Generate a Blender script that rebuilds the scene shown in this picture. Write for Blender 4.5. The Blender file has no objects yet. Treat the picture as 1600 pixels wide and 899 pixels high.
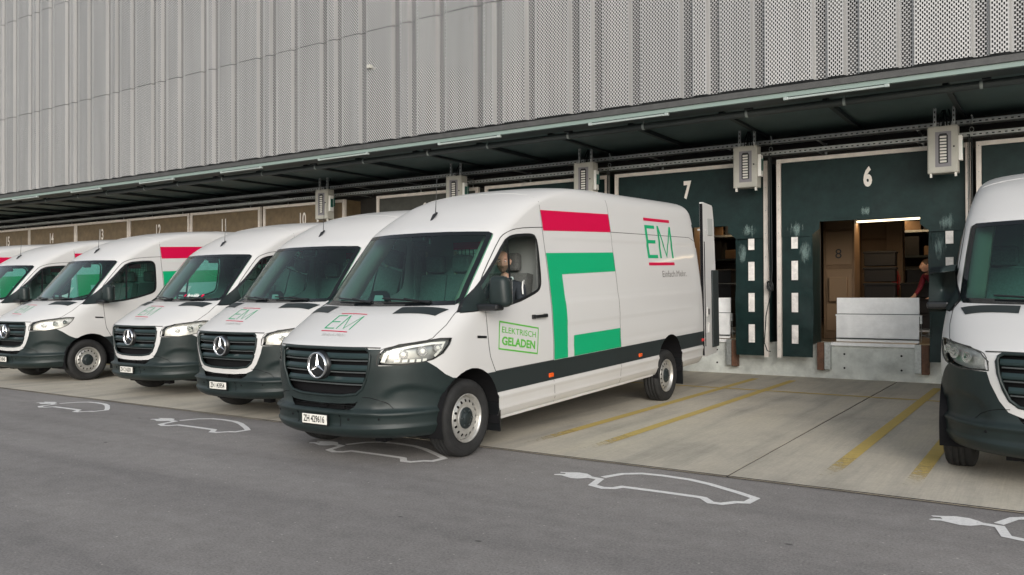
import bpy, bmesh, math, random
import numpy as np
from mathutils import Vector, Matrix
from mathutils.bvhtree import BVHTree
from mathutils.geometry import delaunay_2d_cdt
R = math.radians
random.seed(7)
S = bpy.context.scene
COL = S.collection

# ------------------------------------------------------------ camera
cam = bpy.data.cameras.new('camera'); camo = bpy.data.objects.new('camera', cam); COL.objects.link(camo)
YAW, PITCH, ROLL, CH = .5854, .0074, .0033, 1.5
_f = Vector((-math.sin(YAW), math.cos(YAW), 0)); _r = Vector((math.cos(YAW), math.sin(YAW), 0)); _u = Vector((0, 0, 1))
F3 = _f*math.cos(PITCH)+_u*math.sin(PITCH); U3 = _u*math.cos(PITCH)-_f*math.sin(PITCH)
RR = _r*math.cos(ROLL)-U3*math.sin(ROLL); UU = U3*math.cos(ROLL)+_r*math.sin(ROLL)
M = Matrix((RR, UU, -F3)).transposed().to_4x4(); M.translation = (0, 0, CH); camo.matrix_world = M
cam.sensor_width = 36; cam.lens = 36*1292.6/1600; cam.clip_end = 2000; cam.clip_start = .05
S.camera = camo
S.render.resolution_x = 1024; S.render.resolution_y = 575

# ------------------------------------------------------------ sky and sun
SUN_EL, SUN_AZ = 19, 142          # azimuth clockwise from +Y: behind the camera and to its right
w = bpy.data.worlds.new('World'); S.world = w; w.use_nodes = True
nt = w.node_tree; bg = nt.nodes['Background']
sk = nt.nodes.new('ShaderNodeTexSky'); sk.sky_type = 'NISHITA'; sk.sun_disc = False
sk.sun_elevation = R(SUN_EL); sk.sun_rotation = R(SUN_AZ); sk.dust_density = 1.2; sk.air_density = 1.0; sk.ozone_density = .6
hs = nt.nodes.new('ShaderNodeHueSaturation'); hs.inputs['Saturation'].default_value = .40
nt.links.new(sk.outputs[0], hs.inputs['Color']); nt.links.new(hs.outputs[0], bg.inputs[0]); bg.inputs[1].default_value = .125
sl = bpy.data.lights.new('sun', 'SUN'); so = bpy.data.objects.new('sun', sl); COL.objects.link(so)
sl.energy = 1.1; sl.angle = R(30); sl.color = (1, .972, .935)
az = R(SUN_AZ); el = R(SUN_EL)
sd = Vector((math.sin(az)*math.cos(el), math.cos(az)*math.cos(el), math.sin(el)))
so.rotation_euler = sd.to_track_quat('Z', 'Y').to_euler(); so.location = (0, -20, 20)
S.view_settings.view_transform = 'Standard'; S.view_settings.look = 'None'
S.view_settings.exposure = 0.80; S.view_settings.gamma = 1.0
S.render.engine = 'CYCLES'
S.cycles.max_bounces = 10; S.cycles.transparent_max_bounces = 24; S.cycles.transmission_bounces = 8
S.cycles.sample_clamp_indirect = 6.0

# ------------------------------------------------------------ materials
def mat(name, col, rough=.5, metal=0., spec=.5, coat=0., emit=None, es=1., noise=None, bump=None, alpha=None):
    """noise=(scale, amount) varies the colour, bump=(scale, strength)."""
    m = bpy.data.materials.new(name); m.use_nodes = True
    n = m.node_tree; b = n.nodes['Principled BSDF']
    b.inputs['Base Color'].default_value = (*col, 1); b.inputs['Roughness'].default_value = rough
    b.inputs['Metallic'].default_value = metal; b.inputs['Specular IOR Level'].default_value = spec
    b.inputs['Coat Weight'].default_value = coat; b.inputs['Coat Roughness'].default_value = .06
    if emit: b.inputs['Emission Color'].default_value = (*emit, 1); b.inputs['Emission Strength'].default_value = es
    if noise or bump:
        tc = n.nodes.new('ShaderNodeTexCoord')
    if noise:
        t = n.nodes.new('ShaderNodeTexNoise'); t.inputs['Scale'].default_value = noise[0]; t.inputs['Detail'].default_value = 6; t.inputs['Roughness'].default_value = .65
        n.links.new(tc.outputs['Object'], t.inputs['Vector'])
        rp = n.nodes.new('ShaderNodeValToRGB'); a = noise[1]
        rp.color_ramp.elements[0].position = .3; rp.color_ramp.elements[1].position = .7
        rp.color_ramp.elements[0].color = (*[max(0, c*(1-a)) for c in col], 1)
        rp.color_ramp.elements[1].color = (*[min(1, c*(1+a)) for c in col], 1)
        n.links.new(t.outputs['Fac'], rp.inputs[0]); n.links.new(rp.outputs[0], b.inputs['Base Color'])
    if bump:
        t2 = n.nodes.new('ShaderNodeTexNoise'); t2.inputs['Scale'].default_value = bump[0]; t2.inputs['Detail'].default_value = 5
        n.links.new(tc.outputs['Object'], t2.inputs['Vector'])
        bp = n.nodes.new('ShaderNodeBump'); bp.inputs['Strength'].default_value = bump[1]; bp.inputs['Distance'].default_value = .02
        n.links.new(t2.outputs['Fac'], bp.inputs['Height']); n.links.new(bp.outputs[0], b.inputs['Normal'])
    return m

def glass(name, tint, refl=1.0, rough=.02):
    m = bpy.data.materials.new(name); m.use_nodes = True; n = m.node_tree; n.nodes.clear()
    o = n.nodes.new('ShaderNodeOutputMaterial'); mx = n.nodes.new('ShaderNodeMixShader')
    tr = n.nodes.new('ShaderNodeBsdfTransparent'); tr.inputs[0].default_value = (*tint, 1)
    g = n.nodes.new('ShaderNodeBsdfGlossy'); g.inputs['Roughness'].default_value = rough; g.inputs[0].default_value = (.9, .95, .93, 1)
    fr = n.nodes.new('ShaderNodeFresnel'); fr.inputs['IOR'].default_value = 1.5
    ml = n.nodes.new('ShaderNodeMath'); ml.operation = 'MULTIPLY'; ml.inputs[1].default_value = refl; ml.use_clamp = True
    n.links.new(fr.outputs[0], ml.inputs[0]); n.links.new(ml.outputs[0], mx.inputs[0])
    n.links.new(tr.outputs[0], mx.inputs[1]); n.links.new(g.outputs[0], mx.inputs[2]); n.links.new(mx.outputs[0], o.inputs[0])
    return m

def nodes(m): return m.node_tree, m.node_tree.nodes['Principled BSDF']

PAINT = mat('white_paint', (.57, .56, .545), .36, spec=.5, coat=.35)
# road dirt gathers low on the doors and sills
n_, b_ = nodes(PAINT)
tc = n_.nodes.new('ShaderNodeTexCoord'); sp = n_.nodes.new('ShaderNodeSeparateXYZ'); n_.links.new(tc.outputs['Object'], sp.inputs[0])
mr = n_.nodes.new('ShaderNodeMapRange'); mr.inputs['From Min'].default_value = .28; mr.inputs['From Max'].default_value = 1.0; mr.inputs['To Min'].default_value = .55; mr.inputs['To Max'].default_value = .06
n_.links.new(sp.outputs['Z'], mr.inputs['Value'])
nz = n_.nodes.new('ShaderNodeTexNoise'); nz.inputs['Scale'].default_value = 2.3; nz.inputs['Detail'].default_value = 8; n_.links.new(tc.outputs['Object'], nz.inputs['Vector'])
mu = n_.nodes.new('ShaderNodeMath'); mu.operation = 'MULTIPLY'; n_.links.new(mr.outputs[0], mu.inputs[0]); n_.links.new(nz.outputs['Fac'], mu.inputs[1])
mc = n_.nodes.new('ShaderNodeMixRGB'); mc.inputs[1].default_value = (.565, .56, .55, 1); mc.inputs[2].default_value = (.42, .38, .33, 1)
n_.links.new(mu.outputs[0], mc.inputs[0]); n_.links.new(mc.outputs[0], b_.inputs['Base Color'])

PLAS = mat('dark_bumper_plastic', (.013, .021, .0205), .42, spec=.36, noise=(3.2, .22), bump=(420, .12))
TRIM = mat('grey_side_trim', (.013, .020, .021), .5, noise=(2.5, .15))
BLACK = mat('black_plastic', (.008, .009, .010), .35)
MATTE = mat('matte_black', (.006, .006, .007), .8, spec=.2)
RUB = mat('tyre_rubber', (.018, .018, .018), .75, spec=.35, noise=(9, .35), bump=(160, .2))
STEEL = mat('silver_wheel_steel', (.50, .49, .46), .38, metal=.65, noise=(14, .15))
CHROME = mat('chrome', (.85, .85, .85), .12, metal=1.)
SATIN = mat('satin_grille', (.012, .026, .026), .3, spec=.6)
RED = mat('crimson_vinyl', (.52, .001, .050), .45, spec=.3)
GREEN = mat('green_vinyl', (.003, .33, .14), .45, spec=.3)
LIME = mat('lime_vinyl', (.10, .42, .05), .45)
GREYV = mat('grey_lettering', (.17, .16, .15), .5)
GHOST = mat('faded_lettering', (.42, .42, .41), .5)
SEAM = mat('panel_gap', (.045, .045, .042), .8)
SOFTSEAM = mat('pressed_edge', (.52, .51, .49), .5)
ORANGE = mat('amber_marker', (.75, .10, .01), .2, coat=.6)
REDL = mat('red_marker', (.5, .01, .01), .2, coat=.6)
PLATE = mat('plate_white', (.74, .72, .66), .4)
INK = mat('black_ink', (.02, .02, .02), .5)
WGLASS = glass('windscreen_glass', (.50, .90, .81), 1.4)
SGLASS = glass('side_glass', (.34, .72, .64), 1.6)
QGLASS = glass('clear_quarter_glass', (.88, .95, .93), 1.0)
HGLASS = glass('headlamp_cover', (.95, .96, .95), 1.0)
LAMPCLEAR = mat('bright_lamp_reflector', (.74, .72, .68), .25, metal=.25, noise=(22, .25))
LAMPBOWL = mat('lamp_reflector', (.40, .40, .39), .2, metal=.55)
LAMPDARK = mat('lamp_housing_grey', (.30, .31, .31), .3, metal=.4)
BEARD = mat('stubble', (.20, .125, .085), .8, noise=(60, .3))
FINM = mat('slat_edge', (.10, .11, .11), .3, metal=.3)
DRL = mat('white_light_guide', (.85, .84, .80), .25)
FRIT = mat('black_glass_border', (.006, .008, .009), .12)
DASH = mat('dash_plastic', (.17, .18, .175), .6, noise=(30, .2))
SEAT = mat('seat_cloth', (.10, .105, .10), .85, noise=(60, .3))
LINING = mat('cab_lining_grey', (.5, .5, .48), .85)
BEIGE = mat('pillar_trim_beige', (.50, .42, .32), .7)
BULK = mat('bulkhead_grey', (.26, .28, .27), .7)
MINT = mat('reflected_pane_mint', (.72, .92, .82), .3)  # pale colour of a windscreen reflection modelled as a panel
SKIN = mat('skin', (.46, .27, .19), .5, noise=(30, .1))
JACKET = mat('dark_jacket', (.022, .027, .034), .8, noise=(40, .2))
COLLAR = mat('pale_collar', (.45, .55, .52), .7)
HAIR = mat('brown_hair', (.045, .026, .015), .7)
MAGENTA = mat('magenta_cloth', (.14, .006, .02), .8)

CLAD = mat('cladding_metal', (.31, .31, .305), .45, metal=.2, spec=.5)
def perforate(m, hw=.185, hh=.29):
    n, b = nodes(m); o = n.nodes['Material Output']
    uv = n.nodes.new('ShaderNodeUVMap'); uv.uv_map = 'UVMap'
    s = n.nodes.new('ShaderNodeSeparateXYZ'); n.links.new(uv.outputs[0], s.inputs[0])
    def mth(op, a, bb=None, cl=False):
        x = n.nodes.new('ShaderNodeMath'); x.operation = op; x.use_clamp = cl
        for i, v in enumerate((a, bb)):
            if v is None: continue
            if isinstance(v, (int, float)): x.inputs[i].default_value = v
            else: n.links.new(v, x.inputs[i])
        return x.outputs[0]
    def lattice(off):
        u = mth('FRACT', mth('ADD', mth('DIVIDE', s.outputs['X'], .0508), off))
        v = mth('FRACT', mth('ADD', mth('DIVIDE', s.outputs['Y'], .0600), off))
        a = mth('LESS_THAN', mth('ABSOLUTE', mth('SUBTRACT', u, .5)), hw)
        c = mth('LESS_THAN', mth('ABSOLUTE', mth('SUBTRACT', v, .5)), hh)
        return mth('MULTIPLY', a, c)
    hole = mth('MAXIMUM', lattice(0.), lattice(.5))
    tr = n.nodes.new('ShaderNodeBsdfTransparent'); mx = n.nodes.new('ShaderNodeMixShader')
    n.links.new(hole, mx.inputs[0]); n.links.new(b.outputs[0], mx.inputs[1]); n.links.new(tr.outputs[0], mx.inputs[2])
    n.links.new(mx.outputs[0], o.inputs[0])
PERF = mat('perforated_metal', (.46, .455, .445), .45, metal=.2, spec=.5); perforate(PERF)
PERF2 = mat('perforated_shaded_recess', (.40, .395, .39), .5, metal=.2, spec=.4); perforate(PERF2, .215, .32)  # darker base colour stands in for the shade in the recesses
def weather(m, col):
    # faint rain streaks and a slightly different tone from sheet to sheet
    n, b = nodes(m); g = n.nodes.new('ShaderNodeNewGeometry'); mp = n.nodes.new('ShaderNodeMapping'); mp.inputs['Scale'].default_value = (6, 6, .35); n.links.new(g.outputs['Position'], mp.inputs[0])
    t = n.nodes.new('ShaderNodeTexNoise'); t.inputs['Scale'].default_value = 1; t.inputs['Detail'].default_value = 6; n.links.new(mp.outputs[0], t.inputs['Vector'])
    r = ramp(n, t.outputs['Fac'], [(.3, tuple(c*.90 for c in col)), (.7, tuple(c*1.06 for c in col))])
    oi = n.nodes.new('ShaderNodeObjectInfo'); r2 = ramp(n, oi.outputs['Random'], [(0, (.93, .93, .93)), (1, (1.04, 1.035, 1.03))])
    x = mixc(n, 'MULTIPLY', 1., r.outputs[0], r2.outputs[0]); n.links.new(x.outputs[0], b.inputs['Base Color'])
LATE = [(CLAD, (.31, .308, .302)), (PERF, (.46, .455, .445)), (PERF2, (.40, .395, .39))]
BACKW = mat('wall_behind_cladding', (.022, .024, .024), .8)
FASC = mat('dark_fascia', (.060, .060, .058), .6, noise=(8, .2))
CANOPY = mat('canopy_steel', (.085, .13, .125), .5, noise=(1.5, .2))
RIBM = mat('canopy_rib', (.022, .030, .030), .5)
STRIP = mat('pale_cable_duct', (.20, .26, .235), .5)
TUBE = mat('lamp_tube_cover', (.30, .34, .32), .25, spec=.6)
GALV = mat('galvanised_steel', (.45, .47, .46), .45, metal=.6, noise=(20, .25))
PIPE = mat('dark_pipe', (.045, .055, .053), .5)
FRAME = mat('shelter_frame_paint', (.72, .66, .60), .55, noise=(6, .12))
CURT_SHEEN = mat('warm_sheen_curtain_rubber', (.155, .110, .060), .5, spec=.5, noise=(5, .3), bump=(7, .25))  # warm sky reflection at grazing view, painted into the curtain colour
CURT_HALF = mat('half_sheen_curtain_rubber', (.055, .055, .045), .46, spec=.5, noise=(5, .3), bump=(7, .25))  # halfway tone of the same painted sky reflection
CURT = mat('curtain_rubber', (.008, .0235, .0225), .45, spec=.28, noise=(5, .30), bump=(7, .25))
WSTRIPE = mat('white_marker_strip', (.80, .76, .72), .6, noise=(9, .25))
NUMP = mat('number_paint', (.85, .80, .74), .6)
BOXM = mat('cabinet_paint', (.46, .45, .40), .5, noise=(3, .1))
BOXL = mat('cabinet_vent_plate', (.23, .22, .24), .5)
DARKW = mat('dark_wall_cladding', (.035, .032, .028), .7, noise=(2, .3))
CONCW = mat('dock_wall_concrete', (.58, .60, .56), .8, noise=(2.6, .30), bump=(25, .3))
RUST = mat('brown_bumper', (.13, .062, .036), .7, noise=(9, .4))
ALU = mat('ribbed_aluminium', (.88, .88, .87), .4, metal=0., noise=(5, .10))
WARMW = mat('warehouse_panel', (.15, .09, .045), .7, noise=(4, .15))
WARMB = mat('warehouse_cabinet', (.20, .125, .065), .6)
INNER = mat('warehouse_dark', (.06, .045, .03), .8)
CRATE = mat('dark_crate', (.008, .007, .007), .7)
LIT = mat('lit_tube', (1, .9, .7), .5, emit=(1, .82, .55), es=2)
CABLE = mat('black_cable', (.006, .010, .010), .5)
GREENL = mat('green_display', (.01, .10, .08), .3)
MARK = mat('white_road_paint', (.76, .745, .72), .75, noise=(30, .12))
n_, b_ = nodes(MARK); tc = n_.nodes.new('ShaderNodeTexCoord'); o_ = n_.nodes['Material Output']
g1 = n_.nodes.new('ShaderNodeTexNoise'); g1.inputs['Scale'].default_value = 38; g1.inputs['Detail'].default_value = 6; g1.inputs['Roughness'].default_value = .8; n_.links.new(tc.outputs['Object'], g1.inputs['Vector'])
g2 = n_.nodes.new('ShaderNodeValToRGB'); g2.color_ramp.elements[0].position = .32; g2.color_ramp.elements[1].position = .42; g2.color_ramp.elements[0].color = (.5, .5, .5, 1); n_.links.new(g1.outputs['Fac'], g2.inputs[0])
tr = n_.nodes.new('ShaderNodeBsdfTransparent'); mx = n_.nodes.new('ShaderNodeMixShader'); n_.links.new(g2.outputs[0], mx.inputs[0]); n_.links.new(tr.outputs[0], mx.inputs[1]); n_.links.new(b_.outputs[0], mx.inputs[2]); n_.links.new(mx.outputs[0], o_.inputs[0])
# pale scuffs rubbed into the curtains: brushy patch that thins out at its rim
SCUFF = mat('rubbed_scuff', (.30, .42, .40), .7)
n_, b_ = nodes(SCUFF); tc = n_.nodes.new('ShaderNodeTexCoord'); o_ = n_.nodes['Material Output']
mp_ = n_.nodes.new('ShaderNodeMapping'); mp_.inputs['Location'].default_value = (-.5, 0, -.5); n_.links.new(tc.outputs['Generated'], mp_.inputs[0])
ln = n_.nodes.new('ShaderNodeVectorMath'); ln.operation = 'LENGTH'; mm_ = n_.nodes.new('ShaderNodeVectorMath'); mm_.operation = 'MULTIPLY'; mm_.inputs[1].default_value = (2, 0, 2); n_.links.new(mp_.outputs[0], mm_.inputs[0]); n_.links.new(mm_.outputs[0], ln.inputs[0])
ms_ = n_.nodes.new('ShaderNodeMapping'); ms_.inputs['Scale'].default_value = (26, 1, 5); gp_ = n_.nodes.new('ShaderNodeNewGeometry'); n_.links.new(gp_.outputs['Position'], ms_.inputs[0])
g1 = n_.nodes.new('ShaderNodeTexNoise'); g1.inputs['Scale'].default_value = 1.4; g1.inputs['Detail'].default_value = 7; n_.links.new(ms_.outputs[0], g1.inputs['Vector'])
mf = n_.nodes.new('ShaderNodeMath'); mf.operation = 'SUBTRACT'; n_.links.new(g1.outputs['Fac'], mf.inputs[0])
m5 = n_.nodes.new('ShaderNodeMath'); m5.operation = 'MULTIPLY'; m5.inputs[1].default_value = .55; n_.links.new(ln.outputs['Value'], m5.inputs[0]); n_.links.new(m5.outputs[0], mf.inputs[1])
g2 = n_.nodes.new('ShaderNodeValToRGB'); g2.color_ramp.elements[0].position = .05; g2.color_ramp.elements[1].position = .40; g2.color_ramp.elements[1].color = (.42, .42, .42, 1); n_.links.new(mf.outputs[0], g2.inputs[0])
tr = n_.nodes.new('ShaderNodeBsdfTransparent'); mx = n_.nodes.new('ShaderNodeMixShader'); n_.links.new(g2.outputs[0], mx.inputs[0]); n_.links.new(tr.outputs[0], mx.inputs[1]); n_.links.new(b_.outputs[0], mx.inputs[2]); n_.links.new(mx.outputs[0], o_.inputs[0])
JOINT = mat('joint_filler', (.035, .032, .030), .9)

# asphalt
ASPH = mat('asphalt', (.14, .135, .132), .85, spec=.3)
n_, b_ = nodes(ASPH)
tc = n_.nodes.new('ShaderNodeTexCoord')
def nnode(scale, det=6, rough=.6, node=n_, src=None):
    t = node.nodes.new('ShaderNodeTexNoise'); t.inputs['Scale'].default_value = scale; t.inputs['Detail'].default_value = det; t.inputs['Roughness'].default_value = rough
    node.links.new(src.outputs['Object'], t.inputs['Vector']); return t
a1 = nnode(.35, 5, .6, n_, tc); a2 = nnode(62, 5, .8, n_, tc); a3 = nnode(6, 6, .7, n_, tc)
vo = n_.nodes.new('ShaderNodeTexVoronoi'); vo.inputs['Scale'].default_value = 75; n_.links.new(tc.outputs['Object'], vo.inputs['Vector'])
def ramp(node, src, stops):
    r = node.nodes.new('ShaderNodeValToRGB'); e = r.color_ramp.elements
    while len(e) < len(stops): e.new(.5)
    for i, (p, c) in enumerate(stops): e[i].position = p; e[i].color = (*c, 1)
    node.links.new(src, r.inputs[0]); return r
def mixc(node, typ, fac, a, b):
    m = node.nodes.new('ShaderNodeMixRGB'); m.blend_type = typ
    if isinstance(fac, float): m.inputs[0].default_value = fac
    else: node.links.new(fac, m.inputs[0])
    for i, v in ((1, a), (2, b)):
        if isinstance(v, tuple): m.inputs[i].default_value = (*v, 1)
        else: node.links.new(v, m.inputs[i])
    return m
r1 = ramp(n_, a1.outputs['Fac'], [(.3, (.220, .206, .195)), (.7, (.272, .254, .240))])
r2 = ramp(n_, a2.outputs['Fac'], [(.30, (.62, .62, .62)), (.5, (1, 1, 1)), (.72, (1.42, 1.42, 1.4))])
r3 = ramp(n_, a3.outputs['Fac'], [(.3, (.88, .88, .88)), (.7, (1.1, 1.1, 1.1))])
r4 = ramp(n_, vo.outputs['Distance'], [(.0, (1.5, 1.48, 1.45)), (.09, (1, 1, 1))])
x = mixc(n_, 'MULTIPLY', 1., r1.outputs[0], r2.outputs[0]); x = mixc(n_, 'MULTIPLY', 1., x.outputs[0], r3.outputs[0]); x = mixc(n_, 'MULTIPLY', .5, x.outputs[0], r4.outputs[0])
vf = n_.nodes.new('ShaderNodeTexVoronoi'); vf.inputs['Scale'].default_value = 1.15; vf.inputs['Randomness'].default_value = 1
wp = n_.nodes.new('ShaderNodeMapping'); wp.inputs['Scale'].default_value = (1, 1.6, 1); n_.links.new(tc.outputs['Object'], wp.inputs[0]); n_.links.new(wp.outputs[0], vf.inputs['Vector'])
rf_ = ramp(n_, vf.outputs['Distance'], [(.022, (.35, .35, .35)), (.036, (1, 1, 1))]); x = mixc(n_, 'MULTIPLY', .9, x.outputs[0], rf_.outputs[0])
vs_ = n_.nodes.new('ShaderNodeTexVoronoi'); vs_.inputs['Scale'].default_value = 9; n_.links.new(tc.outputs['Object'], vs_.inputs['Vector'])
rs_ = ramp(n_, vs_.outputs['Distance'], [(.045, (2.2, 2.2, 2.1)), (.075, (1, 1, 1))]); x = mixc(n_, 'MULTIPLY', .75, x.outputs[0], rs_.outputs[0])
tm = n_.nodes.new('ShaderNodeMapping'); tm.inputs['Scale'].default_value = (.12, 1.5, 1); tm.inputs['Rotation'].default_value = (0, 0, R(4)); n_.links.new(tc.outputs['Object'], tm.inputs[0])
tn = n_.nodes.new('ShaderNodeTexNoise'); tn.inputs['Scale'].default_value = 1.2; tn.inputs['Detail'].default_value = 5; n_.links.new(tm.outputs[0], tn.inputs['Vector'])
rt_ = ramp(n_, tn.outputs['Fac'], [(.32, (.84, .84, .85)), (.55, (1.04, 1.04, 1.04))]); x = mixc(n_, 'MULTIPLY', 1., x.outputs[0], rt_.outputs[0])
n_.links.new(x.outputs[0], b_.inputs['Base Color'])
bp = n_.nodes.new('ShaderNodeBump'); bp.inputs['Strength'].default_value = .6; bp.inputs['Distance'].default_value = .004
n_.links.new(a2.outputs['Fac'], bp.inputs['Height']); n_.links.new(bp.outputs[0], b_.inputs['Normal'])

for m_, c_ in LATE: weather(m_, c_)
# broomed concrete
CONC = mat('broomed_concrete', (.36, .34, .30), .85, spec=.3)
n_, b_ = nodes(CONC); tc = n_.nodes.new('ShaderNodeTexCoord')
c1 = nnode(.7, 7, .65, n_, tc); c2 = nnode(38, 5, .7, n_, tc)
mp = n_.nodes.new('ShaderNodeMapping'); mp.inputs['Scale'].default_value = (2.2, .22, 1); n_.links.new(tc.outputs['Object'], mp.inputs[0])
c3 = n_.nodes.new('ShaderNodeTexNoise'); c3.inputs['Scale'].default_value = 1.6; c3.inputs['Detail'].default_value = 7; n_.links.new(mp.outputs[0], c3.inputs['Vector'])
mp2 = n_.nodes.new('ShaderNodeMapping'); mp2.inputs['Scale'].default_value = (70, 2.5, 1); n_.links.new(tc.outputs['Object'], mp2.inputs[0])
c4 = n_.nodes.new('ShaderNodeTexNoise'); c4.inputs['Scale'].default_value = 1.; c4.inputs['Detail'].default_value = 3; n_.links.new(mp2.outputs[0], c4.inputs['Vector'])
r1 = ramp(n_, c1.outputs['Fac'], [(.28, (.40, .365, .305)), (.5, (.50, .455, .375)), (.75, (.56, .51, .415))])
r3 = ramp(n_, c3.outputs['Fac'], [(.30, (.72, .73, .74)), (.5, (1, 1, 1)), (.8, (1.06, 1.05, 1.0))])
r2 = ramp(n_, c2.outputs['Fac'], [(.3, (.88, .88, .88)), (.7, (1.08, 1.08, 1.08))])
r4 = ramp(n_, c4.outputs['Fac'], [(.3, (.93, .93, .93)), (.7, (1.05, 1.05, 1.05))])
x = mixc(n_, 'MULTIPLY', 1., r1.outputs[0], r2.outputs[0]); x = mixc(n_, 'MULTIPLY', .9, x.outputs[0], r3.outputs[0]); x = mixc(n_, 'MULTIPLY', 1., x.outputs[0], r4.outputs[0])
n_.links.new(x.outputs[0], b_.inputs['Base Color'])
bp = n_.nodes.new('ShaderNodeBump'); bp.inputs['Strength'].default_value = .35; bp.inputs['Distance'].default_value = .004
n_.links.new(c4.outputs['Fac'], bp.inputs['Height']); n_.links.new(bp.outputs[0], b_.inputs['Normal'])

# worn yellow paint: holes where the wear noise is high, fading out at the outer end (object y = 0)
YEL = mat('worn_yellow_paint', (.52, .38, .10), .8)
n_, b_ = nodes(YEL); tc = n_.nodes.new('ShaderNodeTexCoord'); o_ = n_.nodes['Material Output']
y1 = nnode(14, 8, .75, n_, tc); y2 = nnode(1.3, 4, .6, n_, tc)
sp = n_.nodes.new('ShaderNodeSeparateXYZ'); n_.links.new(tc.outputs['Object'], sp.inputs[0])
fd = n_.nodes.new('ShaderNodeMapRange'); fd.inputs['From Min'].default_value = 0; fd.inputs['From Max'].default_value = 1.5; fd.inputs['To Min'].default_value = -.25; fd.inputs['To Max'].default_value = .32
n_.links.new(sp.outputs['Y'], fd.inputs['Value'])
ad = n_.nodes.new('ShaderNodeMath'); ad.operation = 'ADD'; n_.links.new(y1.outputs['Fac'], ad.inputs[0]); n_.links.new(fd.outputs[0], ad.inputs[1])
ad2 = n_.nodes.new('ShaderNodeMath'); ad2.operation = 'MULTIPLY_ADD'; n_.links.new(y2.outputs['Fac'], ad2.inputs[0]); ad2.inputs[1].default_value = .5; n_.links.new(ad.outputs[0], ad2.inputs[2])
wr = ramp(n_, ad2.outputs[0], [(.50, (0, 0, 0)), (.88, (.88, .88, .88))])
tr = n_.nodes.new('ShaderNodeBsdfTransparent'); mx = n_.nodes.new('ShaderNodeMixShader')
n_.links.new(wr.outputs[0], mx.inputs[0]); n_.links.new(tr.outputs[0], mx.inputs[1]); n_.links.new(b_.outputs[0], mx.inputs[2]); n_.links.new(mx.outputs[0], o_.inputs[0])
y3 = ramp(n_, y1.outputs['Fac'], [(.3, (.52, .38, .12)), (.7, (.62, .455, .12))]); n_.links.new(y3.outputs[0], b_.inputs['Base Color'])

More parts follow.
